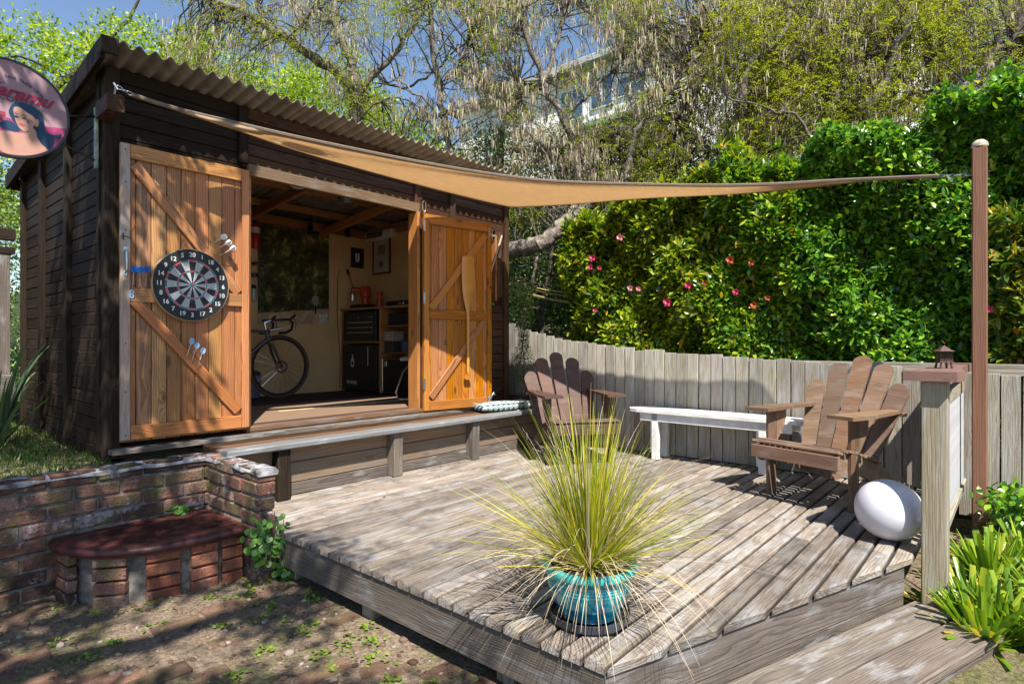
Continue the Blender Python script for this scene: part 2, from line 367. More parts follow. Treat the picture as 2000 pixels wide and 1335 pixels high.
soil = ramp(t, [(.3, (.09, .06, .04)), (.5, (.20, .145, .10)), (.7, (.30, .235, .17))], a2)
soil = mixc(t, .5, soil, ramp(t, [(.35, (.07, .05, .035)), (.65, (.34, .27, .20))], a3))
moss = ramp(t, [(.35, (.045, .055, .015)), (.65, (.15, .16, .05))], a3)
mk = N(t, 'ShaderNodeMapRange'); mk.inputs[1].default_value = .50; mk.inputs[2].default_value = .62; t.links.new(math_(t, 'ADD', math_(t, 'MULTIPLY', a1, .6), math_(t, 'MULTIPLY', a2, .4)), mk.inputs[0])
c = mixc(t, math_(t, 'MULTIPLY', mk.outputs[0], .8), soil, moss)
sxg = N(t, 'ShaderNodeSeparateXYZ'); t.links.new(P, sxg.inputs[0])
farm = math_(t, 'MAXIMUM', math_(t, 'GREATER_THAN', sxg.outputs[0], 5.45), math_(t, 'GREATER_THAN', sxg.outputs[1], 6.9))
c = mixc(t, farm, c, ramp(t, [(.35, (.018, .022, .008)), (.6, (.05, .065, .02)), (.7, (.09, .08, .04))], a2))
t.links.new(c, b.inputs['Base Color']); bump(t, b, math_(t, 'ADD', a3, math_(t, 'MULTIPLY', a2, 1.5)), 1, .015)
ground = np_mesh('ground', np.stack([GX.ravel(), GY.ravel(), GZ.ravel()], 1), FQ, mG, smooth=True); tag(ground, 'bare mossy soil with sunken brick pavers and a slope behind', kind='structure')

def brickmat(name, moss=0, paint=0, base=((.07, .042, .034), (.20, .095, .068), (.32, .19, .145)), smut=.4):
    m, t, b = newmat(name); b.inputs['Roughness'].default_value = .9; b.inputs['Specular IOR Level'].default_value = .2
    tc = N(t, 'ShaderNodeTexCoord'); oi = N(t, 'ShaderNodeObjectInfo'); g = N(t, 'ShaderNodeNewGeometry')
    n = N(t, 'ShaderNodeTexNoise'); n.inputs['Scale'].default_value = 14; n.inputs['Detail'].default_value = 8; n.inputs['Roughness'].default_value = .7; t.links.new(g.outputs['Position'], n.inputs['Vector'])
    n2 = N(t, 'ShaderNodeTexNoise'); n2.inputs['Scale'].default_value = 5; n2.inputs['Detail'].default_value = 5; t.links.new(g.outputs['Position'], n2.inputs['Vector'])
    n3 = N(t, 'ShaderNodeTexNoise'); n3.inputs['Scale'].default_value = 90; n3.inputs['Detail'].default_value = 4; t.links.new(g.outputs['Position'], n3.inputs['Vector'])
    col = ramp(t, [(.3, base[0]), (.5, base[1]), (.72, base[2])], math_(t, 'ADD', math_(t, 'MULTIPLY', n.outputs[0], .55), math_(t, 'MULTIPLY', oi.outputs['Random'], .45)))
    sp = N(t, 'ShaderNodeMapRange'); sp.inputs[1].default_value = .60; sp.inputs[2].default_value = .66; t.links.new(n3.outputs[0], sp.inputs[0])
    col = mixc(t, math_(t, 'MULTIPLY', sp.outputs[0], .7), col, (.03, .02, .018))
    s2 = N(t, 'ShaderNodeMapRange'); s2.inputs[1].default_value = .45; s2.inputs[2].default_value = .62; t.links.new(n2.outputs[0], s2.inputs[0])
    col = mixc(t, math_(t, 'MULTIPLY', s2.outputs[0], smut), col, (.045, .035, .03))
    if moss:
        mp = N(t, 'ShaderNodeMapping'); mp.inputs['Location'].default_value = (7, 3, 5); t.links.new(g.outputs['Position'], mp.inputs[0])
        n4 = N(t, 'ShaderNodeTexNoise'); n4.inputs['Scale'].default_value = 7; n4.inputs['Detail'].default_value = 7; t.links.new(mp.outputs[0], n4.inputs['Vector'])
        s4 = N(t, 'ShaderNodeMapRange'); s4.inputs[1].default_value = .5; s4.inputs[2].default_value = .66; t.links.new(n4.outputs[0], s4.inputs[0])
        col = mixc(t, math_(t, 'MULTIPLY', s4.outputs[0], moss), col, (.13, .12, .05))
    if paint:
        mp = N(t, 'ShaderNodeMapping'); mp.inputs['Location'].default_value = (2, 9, 1); t.links.new(g.outputs['Position'], mp.inputs[0])
        n4 = N(t, 'ShaderNodeTexNoise'); n4.inputs['Scale'].default_value = 6; n4.inputs['Detail'].default_value = 8; n4.inputs['Roughness'].default_value = .75; t.links.new(mp.outputs[0], n4.inputs['Vector'])
        s4 = N(t, 'ShaderNodeMapRange'); s4.inputs[1].default_value = .56; s4.inputs[2].default_value = .63; t.links.new(n4.outputs[0], s4.inputs[0])
        col = mixc(t, math_(t, 'MULTIPLY', s4.outputs[0], paint), col, (.42, .36, .36))
    t.links.new(col, b.inputs['Base Color']); bump(t, b, math_(t, 'ADD', n.outputs[0], n3.outputs[0]), .9, .008); return m
M_BRICK = brickmat('old_red_brick', .8, .75, smut=.75)
M_BRICKS = brickmat('flecked_orange_brick', .15, .2, base=((.20, .07, .045), (.34, .12, .07), (.42, .18, .11)), smut=.5)
M_PAVE = brickmat('worn_clay_paver', .5, 0, base=((.12, .075, .05), (.22, .125, .085), (.29, .17, .12)), smut=.35)
M_MORT = plain('grey_mortar', (.15, .14, .125), .95, noise=.5, nscale=25)
M_COPING = plain('flaking_limewashed_cement', (.25, .25, .26), .9, noise=.9, nscale=16)
# pavers: old bricks sunk in the soil, courses parallel to the deck side
PV = []
def rough_brick(l, w_, h, seed):
    bm = bmesh.new(); bmesh.ops.create_cube(bm, size=1); rr = random.Random(seed)
    for v in bm.verts: v.co = Vector((v.co.x*l, v.co.y*w_, v.co.z*h))
    bmesh.ops.bevel(bm, geom=bm.edges[:], offset=.007, segments=1, affect='EDGES')
    for v in bm.verts: v.co += Vector((rr.uniform(-1, 1), rr.uniform(-1, 1), rr.uniform(-1, 1)))*.0025
    me = bpy.data.meshes.new('brick'); bm.to_mesh(me); bm.free(); return me
bv = [rough_brick(.22, .105, .06, i) for i in range(6)]
for me in bv: me.materials.append(M_PAVE)
for j in range(30):
    for i in range(14):
        x = -.75+i*.232+(j % 2)*.115; y = .55+j*.116
        if x > 1.95 or (y > 3.2 and x > .7) or y > 3.9 or (x > 1.7 and y > .9+.0): continue
        dep = A_[1]*x+A_[0]*y; lat = A_[0]*x-A_[1]*y
        if dep < 1.2 or lat/dep < -.95: continue
        k = hn(np.array(x*.35+2), np.array(y*.35))
        if random.random() < .38: continue
        z = float(gh(x, y))-.0255+random.uniform(-.012, .009)+.007*float(k)
        o = link(bpy.data.objects.new('brick', random.choice(bv)), T(x, y, z) @ RZ(random.gauss(0, .07)) @ RX(random.gauss(0, .035)) @ RY(random.gauss(0, .03)), ground)

# ---------------------------------------------------------------- leaves
def ortho(d):
    a = np.where(np.abs(d[:, 2:3]) < .9, np.array([[0, 0, 1.]]), np.array([[1., 0, 0]]))
    s = np.cross(d, a); return s/np.linalg.norm(s, axis=1, keepdims=True)
def unit(v): return v/np.maximum(np.linalg.norm(v, axis=1, keepdims=True), 1e-9)
TEMPL = {
 # u along, w across, n normal offset
 'diamond': (np.array([[0, 0, 0], [.45, .5, .0], [1, 0, 0], [.45, -.5, .12]]), np.array([[0, 3, 2, 1]])),
 'leaf': (np.array([[0, 0, 0], [.35, .48, .10], [.35, 0, 0], [.35, -.48, .10], [.75, .36, .08], [.75, 0, -.04], [.75, -.36, .08], [1, 0, -.12]]),
          np.array([[0, 2, 1, 1], [0, 3, 2, 2], [1, 2, 5, 4], [2, 3, 6, 5], [4, 5, 7, 7], [5, 6, 7, 7]])),
 'round': (np.array([[0, 0, 0], [.2, .42, .04], [.65, .5, .08], [1, .2, .03], [1, -.2, .03], [.65, -.5, .08], [.2, -.42, .04]]), None),
 'strip': (np.array([[0, .5, 0], [0, -.5, 0], [.5, .5, .6], [.5, -.5, .6], [1, .1, 0], [1, -.1, 0]]), np.array([[0, 1, 3, 2], [2, 3, 5, 4]])),
}
def leaves(name, P, D, Nn, Ln, Wn, mat, parent=None, templ='diamond'):
    """one leaf per row: base P, axis D, face normal about Nn"""
    D = unit(D); S = np.cross(D, Nn); bad = np.linalg.norm(S, axis=1) < 1e-3; S[bad] = ortho(D[bad]) if bad.any() else S[bad]
    S = unit(S); Nn = np.cross(S, D)
    tv, tf = TEMPL[templ]; Ln = np.broadcast_to(Ln, len(P)); Wn = np.broadcast_to(Wn, len(P))
    V = P[:, None]+D[:, None]*(tv[None, :, 0:1]*Ln[:, None, None])+S[:, None]*(tv[None, :, 1:2]*Wn[:, None, None])+Nn[:, None]*(tv[None, :, 2:3]*Wn[:, None, None])
    k = len(tv); n = len(P)
    if tf is None:
        Fq = (np.arange(k)[None, :]+np.arange(n)[:, None]*k)
        return np_mesh(name, V.reshape(-1, 3), Fq, mat, parent)
    if templ == 'leaf':
        # mixed tris/quads: expand into triangles
        tris = []
        for q in tf:
            if q[2] == q[3]: tris.append(q[:3])
            else: tris += [[q[0], q[1], q[2]], [q[0], q[2], q[3]]]
        tf = np.array(tris)
    Fq = (tf[None]+(np.arange(n)*k)[:, None, None]).reshape(-1, tf.shape[1])
    return np_mesh(name, V.reshape(-1, 3), Fq, mat, parent)
def rdir(n): return unit(rng.normal(size=(n, 3)))
# ---------------------------------------------------------------- brick wall
bw = empty('brick_wall', 'low mossy brick garden wall with flaking pale top, turning towards the deck beside the step', 'wall', T(.5, 4.0, -.3))
bm_ = MB()
bm_.box(-2.4, 1.575, 3.972, 4.068, -.4, .335); bm_.box(1.596, 1.672, 3.262, 4.06, -.4, .335)
core = bm_.build('mortar', M_MORT, bw)
WB = [rough_brick(.218, .10, .071, 20+i) for i in range(8)]
HB = [rough_brick(.10, .10, .068, 40+i) for i in range(4)]
for me in WB+HB: me.materials.append(M_BRICK)
for r in range(8):
    z = -.29+.036+r*.083
    for i in range(-1, 18):
        x = 1.46-i*.229-(r % 2)*.115
        if x < -1.9: continue
        link(bpy.data.objects.new('brick', random.choice(WB)), T(x, 4.012-abs(random.gauss(0, .003)), z+random.gauss(0, .002)) @ RY(random.gauss(0, .008)) @ RZ(random.gauss(0, .008)), bw)
    # return towards the camera: long side faces -X, end faces -Y
    y0 = 3.245
    for i in range(4):
        y = y0+.11+i*.229+(0 if r % 2 == 0 else -.06)
        me = random.choice(WB) if not (r % 2 and i == 0) else random.choice(HB)
        yy = y if me in WB else y0+.052
        if me in WB and r % 2: yy = y0+.11+.105+(i-1)*.229+.0
        link(bpy.data.objects.new('brick', me), T(1.635+random.gauss(0, .003), yy, z+random.gauss(0, .002)) @ RZ(pi/2+random.gauss(0, .01)), bw)
# cement coping, uneven
def coping(x0, x1, y0, y1, z, n):
    long_x = (x1-x0) > (y1-y0); V = []; Fc = []
    prof = [(-.47, -.016), (-.47, -.002), (-.36, .014), (0, .018), (.36, .014), (.47, -.002), (.47, -.016)]
    for i in range(n+1):
        f = i/n
        for a, h in prof:
            h = h+random.uniform(-.007, .007); a = a+random.uniform(-.03, .03)
            if long_x: V.append((x0+(x1-x0)*f, (y0+y1)/2+a*(y1-y0), z+h))
            else: V.append(((x0+x1)/2+a*(x1-x0), y0+(y1-y0)*f, z+h))
    k = len(prof)
    for i in range(n):
        for j in range(k-1): Fc.append((i*k+j, i*k+j+1, (i+1)*k+j+1, (i+1)*k+j))
    Fc += [tuple(range(k)), tuple(range((n+1)*k-1, n*k-1, -1))]
    return V, Fc
mb = MB(); mb.add(*coping(-2.4, 1.70, 3.95, 4.09, .345, 60)); mb.add(*coping(1.575, 1.70, 3.24, 3.95, .345, 14)); mb.build('coping', M_COPING, bw, smooth=True)

# ---------------------------------------------------------------- brick step with tiled tread
st = empty('brick_step', 'curved brick step with ribbed dark red tile tread against the garden wall', 'step', T(1.2, 3.6, -.28))
edge = [(.79, 3.96), (.785, 3.83), (.83, 3.70), (.90, 3.59), (.98, 3.515), (1.10, 3.45), (1.25, 3.415), (1.42, 3.405), (1.575, 3.40)]
def poly_prism(pts, z0, z1):
    n = len(pts); V = [(p[0], p[1], z0) for p in pts]+[(p[0], p[1], z1) for p in pts]
    return V, [tuple(range(n-1, -1, -1)), tuple(range(n, 2*n))]+[(i, (i+1) % n, (i+1) % n+n, i+n) for i in range(n)]
M_TILE = plain('dark_red_quarry_tile', (.075, .022, .018), .5, noise=.5, nscale=18)
mb = MB(); mb.add(*poly_prism([(1.575, 3.96)]+edge, -.035, .024))
mb.tube([(x, y, -.004) for x, y in edge], .021, 10); tread = mb.build('tread', M_TILE, st, smooth=True)
mb = MB()
for i in range(58):
    x = .93+i*.0108; y0 = 3.46 if x > 1.1 else 3.46+(1.1-x)*.75
    mb.box(x, x+.0055, y0+.045, 3.87, .024, .030)
r_ = mb.build('tile_ribs', M_TILE, st); tag(r_, 'rows of ridges across the red tile tread', kind='stuff')
inner = [(x+(.03 if i < 6 else 0), y+.035) for i, (x, y) in enumerate(edge)]
mb = MB(); mb.add(*poly_prism([(1.575, 3.96)]+[(x+.012, y+.012) for x, y in inner], -.36, -.035)); mb.build('mortar', M_MORT, st)
SB = [rough_brick(.165, .05, .062, 60+i) for i in range(5)]
for me in SB: me.materials.append(M_BRICKS)
SBd = [me.copy() for me in SB]
for me in SBd: me.materials.clear(); me.materials.append(M_BRICK)
segs = [((.815, 3.90), (.83, 3.735), 1), ((.90, 3.625), (1.02, 3.53), 1), ((1.095, 3.49), (1.255, 3.455), 0), ((1.30, 3.448), (1.44, 3.44), 0), ((1.462, 3.44), (1.575, 3.435), 0)]
for (a, b_, dk) in segs:
    a = Vector((*a, 0)); b_ = Vector((*b_, 0)); l = (b_-a).length; mid = (a+b_)/2; an = math.atan2(b_.y-a.y, b_.x-a.x)
    for r in range(4):
        me = random.choice(SBd if dk else SB)
        o = link(bpy.data.objects.new('brick', me), T(mid.x, mid.y+.004, -.30+.036+r*.071) @ RZ(an+random.gauss(0, .015)) @ Matrix.Diagonal((l/.165, 1, 1, 1)), st)

# ---------------------------------------------------------------- shed
sh = empty('garden_shed', 'dark stained timber shed with corrugated roof and both plank doors folded back open', 'shed', T(3.0, 5.4, .36))
X0, X1, Y0, Y1 = 1.11, 4.89, 4.30, 6.65
def roofz(y): return 2.83-(y-4.05)*.105
# posts and battens
def P_(n, *a, m=M_DARK, **k): return bx(n, *a, m, sh, **k)
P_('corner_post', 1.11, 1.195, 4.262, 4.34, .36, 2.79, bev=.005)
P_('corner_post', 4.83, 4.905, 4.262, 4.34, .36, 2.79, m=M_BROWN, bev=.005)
P_('corner_post', 1.10, 1.18, Y1-.08, Y1, .36, roofz(Y1)-.02)
for y in (5.15, 5.92): P_('batten', 1.098, 1.138, y-.045, y+.045, .40, roofz(y+.05)-.02)
P_('batten', 1.10, 1.138, 4.342, 4.40, .40, roofz(4.4)-.02)
P_('bottom_plate', 1.125, 1.17, 4.34, 6.6, .33, .415)
# side boards
for a, b_ in ((4.40, 5.105), (5.195, 5.875), (5.965, 6.57)):
    for i in range(28):
        z = .418+i*.0865; zt = roofz(b_)-.01
        if z+.04 > zt: break
        P_('siding_board', 1.128+random.uniform(0, .003), 1.150, a-.04, b_+.04, z, min(z+.0815, zt), bev=.004)
# wall cores (lining inside, kept as one sheet per wall)
P_('lining', 1.152, 1.165, 4.35, 6.62, .42, 2.56, m=M_WALLP, bev=0)
P_('lining', 1.165, 4.71, 6.60, 6.615, .42, 2.565, m=M_WALLP, bev=0)
P_('lining', 4.712, 4.725, 4.36, 6.60, .42, 2.60, m=M_WALLP, bev=0)
bx('outer_wall', 1.12, 4.90, 6.617, 6.64, .36, 2.55, M_DARK, sh)
for i in range(27):
    z = .418+i*.086
    if z > 2.52: break
    P_('siding_board', 4.87, 4.89, 4.34, 6.62, z, z+.081, m=M_BROWN, bev=.004)
# front boards above the doors, three bays
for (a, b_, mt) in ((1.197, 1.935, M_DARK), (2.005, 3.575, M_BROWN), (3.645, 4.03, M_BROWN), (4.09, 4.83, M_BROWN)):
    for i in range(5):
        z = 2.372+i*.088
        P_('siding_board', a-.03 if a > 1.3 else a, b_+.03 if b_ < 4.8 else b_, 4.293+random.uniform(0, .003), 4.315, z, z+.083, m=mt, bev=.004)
P_('top_beam', 1.2, 4.83, 4.317, 4.36, 2.34, 2.78, bev=0)
for x in (1.97, 3.61, 4.06): P_('batten', x-.035, x+.035, 4.262, 4.292, 2.385 if x < 3 else 2.30, 2.79, m=M_DARK if x < 3 else M_BROWN)
# lintel, jambs, threshold
P_('lintel', 2.00, 3.62, 4.252, 4.291, 2.30, 2.384, m=M_LINT)
P_('jamb', 1.985, 2.03, 4.275, 4.37, .46, 2.30, m=M_PINE_R)
P_('jamb', 3.575, 3.605, 4.235, 4.37, .46, 2.30, m=M_PINE_R)
P_('door_post', 3.607, 3.665, 4.245, 4.33, .40, 2.34, m=M_BROWN)
P_('threshold', 1.98, 3.64, 4.235, 4.34, .432, .466, m=M_LINT)
P_('sill_board', 1.12, 4.90, 4.15, 4.232, .395, .425, m=M_GREYW)
P_('sill_board', 1.12, 4.90, 4.236, 4.29, .36, .430, m=M_BROWN)
# front wall left (behind the open door) and right
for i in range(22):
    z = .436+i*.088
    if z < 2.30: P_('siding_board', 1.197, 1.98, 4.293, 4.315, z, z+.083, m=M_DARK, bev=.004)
for i in range(22):
    z = .436+i*.088
    if z > 2.30: break
    if z < 1.50 or z > 2.22: P_('siding_board', 3.667, 4.83, 4.293, 4.315, z, z+.083, m=M_BROWN, bev=.004)
    else: P_('siding_board', 3.667, 4.42, 4.293, 4.315, z, z+.083, m=M_BROWN, bev=.004)
P_('lining', 1.2, 1.98, 4.33, 4.345, .45, 2.32, m=M_WALLP, bev=0); P_('lining', 3.67, 4.42, 4.33, 4.345, .45, 2.32, m=M_WALLP, bev=0)
# narrow window with orange reveal on the right
P_('window_frame', 4.425, 4.455, 4.27, 4.36, 1.53, 2.235, m=M_PINE_R); P_('window_frame', 4.69, 4.715, 4.27, 4.36, 1.53, 2.235, m=M_PINE_R)
P_('window_frame', 4.455, 4.69, 4.272, 4.36, 2.215, 2.24, m=M_LINT); P_('window_frame', 4.455, 4.69, 4.272, 4.36, 1.505, 1.53, m=M_BROWN)
M_GLASSD = plain('dark_window_glass', (.02, .015, .01), .08, spec=.8, noise=.0)
P_('pane', 4.455, 4.69, 4.345, 4.352, 1.53, 2.215, m=M_GLASSD, bev=0)
P_('siding_board', 4.717, 4.83, 4.293, 4.315, 1.50, 2.30, m=M_BROWN, axis='z')
P_('glazing_bar', 4.60, 4.625, 4.30, 4.34, 1.53, 2.215, m=M_PINE_R)
bx('green_tag', 4.55, 4.66, 4.262, 4.268, 1.485, 1.503, plain('bright_green_plastic', (.02, .35, .08), .4), sh, bev=.001)
# roof sheet
def corrug(x0, x1, y0, y1, zf, amp, pitch, mat, name, ny=3, thick=.0):
    n = int((x1-x0)/pitch*8); V = []; Fc = []
    for j in range(ny+1):
        y = y0+(y1-y0)*j/ny
        for i in range(n+1):
            x = x0+(x1-x0)*i/n; V.append((x, y, zf(y)+amp*cos(2*pi*(x-x0)/pitch)))
    for j in range(ny):
        for i in range(n): a = j*(n+1)+i; Fc.append((a, a+1, a+n+2, a+n+1))
    o = mesh_obj(name, V, Fc, mat, sh, smooth=True)
    md = o.modifiers.new('t', 'SOLIDIFY'); md.thickness = .004; return o
for i, (a, b_) in enumerate(((1.06, 2.35), (2.31, 3.63), (3.59, 4.99))):
    corrug(a, b_, 4.03, 6.82, lambda y, i=i: roofz(y)+.022+i*.0+(.0045 if i == 1 else 0), .019, .0857, M_SHEETR, 'roof_sheet')
beam('barge_board', (1.045, 4.06, roofz(4.06)-.025), (1.045, 6.86, roofz(6.86)-.025), .026, .125, M_DARK, sh)
beam('barge_board', (4.985, 4.16, roofz(4.06)-.035), (4.985, 6.80, roofz(6.8)-.035), .024, .09, M_BROWN, sh)
bx('barge_cap', 1.03, 1.12, 4.02, 4.045, 2.77, 2.868, M_DARK, sh)
beam('fascia', (1.06, 6.80, roofz(6.8)-.05), (4.98, 6.80, roofz(6.8)-.05), .024, .10, M_DARK, sh)
# framing inside
for y in (4.9, 5.5, 6.1): beam('purlin', (1.17, y, roofz(y)-.045), (4.71, y, roofz(y)-.045), .045, .07, M_INT, sh)
for x in (1.9, 3.0, 4.0): beam('rafter', (x, 4.36, roofz(4.36)-.13), (x, 6.59, roofz(6.59)-.13), .045, .09, M_INT if x != 3.0 else wood('red_rafter', (.30, .09, .05), (.14, .04, .02), rough=.5), sh)
beam('wall_plate', (1.17, 6.57, 2.50), (4.71, 6.57, 2.50), .06, .09, M_INT, sh)
beam('wall_plate', (4.69, 4.36, 2.55), (4.69, 6.54, 2.50), .04, .09, M_INT, sh)
# floor
P_('floor', 1.17, 4.71, 4.345, 6.598, .415, .466, m=M_MAROON, bev=0)
P_('floor_mat', 2.0, 4.2, 4.40, 5.55, .466, .474, m=M_CARPET, bev=.002)
P_('mat_edge_strip', 2.6, 4.0, 4.95, 4.972, .474, .478, m=plain('brass_edge_strip', (.75, .6, .35), .4), bev=0)
for x in (1.3, 3.0, 4.7):
    for y in (4.4, 6.5): P_('foundation_pile', x-.06, x+.06, y-.06, y+.06, -.3 if x > 1.5 else .2, .36, m=M_GREYW)

# doors -----------------------------------------------------------------
def screw(MBo, x, y, z): MBo.lathe([(.0, 0), (.004, 0), (.004, .002), (0, .002)], 6, (x, y, z))
def door(M, mb_, ms, mst, diag, nb, W_=.80, H_=1.84, tilted=False):
    with frame(M):
        d = bpy.data.objects.new('door', None); d.empty_display_size = .1; link(d, Matrix.Identity(4), sh)
        bw_ = (W_-.004)/nb
        for i in range(nb): bx('board', i*bw_+.002, (i+1)*bw_-.0015, 0.002+random.uniform(0, .0015), .022, -.015, H_-.002, mb_, d, bev=.0035)
        o = -.022
        bx('stile', 0, .052, o, 0, 0, H_, mst, d); bx('stile', W_-.052, W_, o, 0, 0, H_, ms, d)
        for z0, z1 in ((0, .088), (H_/2-.06, H_/2+.028), (H_-.088, H_)): bx('rail', .0535, W_-.0535, o+.001, 0, z0, z1, ms, d)
        return d
with frame(T(1.175, 4.21, .476)):
    dl = door(Matrix.Identity(4), M_PINE_L, M_PINE_L, M_PINE_S, -1, 9)
    for (za, zb) in ((1.72, .955), (.87, .12)):
        beam('brace', (.072, -.009, za), (.728, -.009, zb), .018, .07, M_PINE_L, dl, up=(0, -1, 0)) if 0 else beam('brace', (.075, -.0095, za), (.725, -.0095, zb), .017, .066, M_PINE_L, dl, up=Vector((.76, 0, .65)))
    h = MB(); h.tube([(.024, -.022, 1.18), (.024, -.05, 1.165), (.024, -.055, 1.11), (.024, -.05, 1.05), (.024, -.022, 1.035)], .006, 8); h.box(.014, .034, -.025, -.022, 1.165, 1.195); h.box(.014, .034, -.025, -.022, 1.02, 1.05)
    h.build('pull_handle', M_METAL, dl, smooth=True)
    h = MB(); h.tube([(.0, -.026, 1.26), (.02, -.034, 1.262), (.05, -.03, 1.255)], .003, 6); h.tube([(.012, -.022, 1.28), (.012, -.03, 1.24)], .004, 6); h.build('hook', M_RUST, dl, smooth=True)
    h = MB(); h.lathe([(.006, 0), (.014, 0), (.014, .003), (.006, .003), (.006, 0)], 16, (0, 0, 0)); h.lathe([(.006, 0), (.014, 0), (.014, .003), (.006, .003), (.006, 0)], 16, (0, .024, 0))
    h.build('hasp_plate', M_LBLUE, dl, T(.058, -.0225, .895) @ RX(pi/2))
    h = MB()
    for z in (.03, .3, .6, 1.3, 1.6, 1.8): h.lathe([(0, 0), (.005, 0), (.005, .002), (0, .002)], 6, (0, z, 0))
    o = h.build('screw_heads', M_RUST, dl, T(.026, -.0215, 0) @ RX(pi/2)); o['kind'] = 'stuff'
Mrd = T(3.625, 4.215, .444) @ RZ(R(-9))
with frame(Mrd):
    dr = door(Matrix.Identity(4), M_PINE_R, M_PINE_R, M_PINE_R, 1, 9, H_=1.84)
    for (za, zb) in ((.955, 1.72), (.12, .87)):
        beam('brace', (.075, -.0095, za), (.725, -.0095, zb), .017, .066, M_PINE_R, dr, up=Vector((-.76, 0, .65)))
    for z in (.2, 1.0, 1.68):
        h = MB(); h.box(-.012, .012, -.024, -.019, z, z+.10); h.tube([(0, -.025, z-.005), (0, -.025, z+.105)], .005, 8); h.build('hinge', M_METAL, dr)
    h = MB(); h.box(.755, .775, -.026, -.022, 1.70, 1.80); h.tube([(.775, -.024, 1.79), (.80, -.03, 1.78), (.80, -.034, 1.68), (.82, -.034, 1.66), (.825, -.03, 1.69)], .004, 6); h.build('latch', M_METAL, dr)
    h = MB(); h.tube([(.77, -.024, 1.2), (.80, -.03, 1.2)], .008, 8); h.build('bolt_knob', M_BLACKM, dr)
    h = MB(); h.tube([(.76, -.024, .06), (.78, -.05, .1), (.80, -.05, .13), (.82, -.04, .11)], .007, 8); h.box(.745, .775, -.03, -.022, .02, .10); h.build('catch', M_METAL, dr)
# ---------------------------------------------------------------- things hung on the doors
db = empty('dartboard', 'round dartboard with white numbers on the left shed door', 'dartboard', T(1.577, 4.165, 1.462))
with frame(T(1.577, 4.172, 1.462) @ RX(pi/2)):
    mDB = [plain('dartboard_black', (.012, .012, .014), .55), plain('dartboard_grey_white', (.42, .42, .42), .8, noise=.35, nscale=160), plain('dartboard_red', (.5, .03, .06), .6), plain('dartboard_teal', (.0, .13, .14), .6)]
    mb = MB(); mb.lathe([(0, -.018), (.233, -.018), (.236, -.014), (.236, .012), (.232, .016), (0, .016)], 64); mb.build('board_body', mDB[0], db, smooth=True)
    mb = MB(); mb.lathe([(.234, -.016), (.239, -.016), (.239, .012), (.234, .012)], 64); mb.build('rim_band', plain('aged_tan_rim', (.45, .35, .22), .6), db, smooth=True)
    mb = MB()
    rings = [(.0155, .086, 'AB'), (.086, .096, 'RG'), (.096, .155, 'AB'), (.155, .166, 'RG')]
    for k in range(20):
        a0 = pi/2-pi/20-k*pi/10; a1 = a0+pi/10
        for r0, r1, kk in rings:
            mb.mi = (1 if k % 2 else 0) if kk == 'AB' else (3 if k % 2 else 2)
            V = []; 
            for j in range(4):
                a = a0+(a1-a0)*j/3; V += [(r0*cos(a), r0*sin(a), .0185), (r1*cos(a), r1*sin(a), .0185)]
            mb.add(V, [(2*j, 2*j+1, 2*j+3, 2*j+2) for j in range(3)])
    mb.mi = 3; mb.lathe([(0, .0185), (.0155, .0185)], 20); mb.mi = 2; mb.lathe([(0, .0195), (.007, .0195)], 16)
    mb.build('scoring_face', mDB, db)
    mb = MB()
    for r in (.0155, .086, .096, .155, .166): mb.tube([(r*cos(2*pi*i/40), r*sin(2*pi*i/40), .019) for i in range(41)], .0007, 4, False)
    for k in range(20):
        a = pi/2-pi/20-k*pi/10; mb.tube([(.0155*cos(a), .0155*sin(a), .019), (.17*cos(a), .17*sin(a), .019)], .0007, 4, False)
    mb.build('wire_grid', M_STEEL, db)
    nums = [20, 1, 18, 4, 13, 6, 10, 15, 2, 17, 3, 19, 7, 16, 8, 11, 14, 9, 12, 5]
    for k, n in enumerate(nums):
        a = pi/2-k*pi/10; text_obj('number', str(n), .040, T(.199*cos(a), .199*sin(a), .018), M_CREAMP, db, .0006, bold=.0008)
def dart(name_label, M, fcol, shaft, up):
    d = empty('dart', name_label, 'dart', M, 'darts stuck in the left shed door')
    with frame(M):
        mb = MB(); mb.tube([(0, 0, 0), (0, 0, .028), (0, 0, .03), (0, 0, .07), (0, 0, .072)], [.0008, .001, .003, .0035, .002], 8); mb.build('barrel', M_STEEL, d)
        mb = MB(); mb.tube([(0, 0, .072), (0, 0, .115)], [.0022, .0022], 8); mb.build('shaft', shaft, d)
        mb = MB()
        for a in (0, pi/2):
            c, s_ = cos(a), sin(a); pts = [(0, .105), (.017, .12), (.02, .137), (.012, .15), (0, .153), (-.012, .15), (-.02, .137), (-.017, .12)]
            V = [(x*c-(.0006)*s_, x*s_+.0006*c, z) for x, z in pts]+[(x*c+.0006*s_, x*s_-.0006*c, z) for x, z in pts]; n = 8
            mb.add(V, [tuple(range(n)), tuple(range(2*n-1, n-1, -1))]+[(i, (i+1) % n, (i+1) % n+n, i+n) for i in range(n)])
        mb.build('flight', fcol, d)
    return d
def aim(p, d):
    d = Vector(d).normalized(); q = d.to_track_quat('Z', 'Y').to_matrix().to_4x4(); return T(*p) @ q
def on_door(u, v, y=4.188):
    r_ = px(u, v, 1)-Vector((0, 0, CAMZ)); k = y/r_.y; return Vector((0, 0, CAMZ))+r_*k
for i, (u, v, lb) in enumerate(((403, 482, 'white flighted dart leaning up right of the dartboard, highest of the three'), (412, 493, 'white flighted dart between the other two white ones above the dartboard edge'), (421, 504, 'white flighted dart nearest the door edge beside the dartboard'))):
    dart(lb, aim(on_door(u, v), (.74, -.34, .58)), M_CREAMP, M_CREAMP, 1)
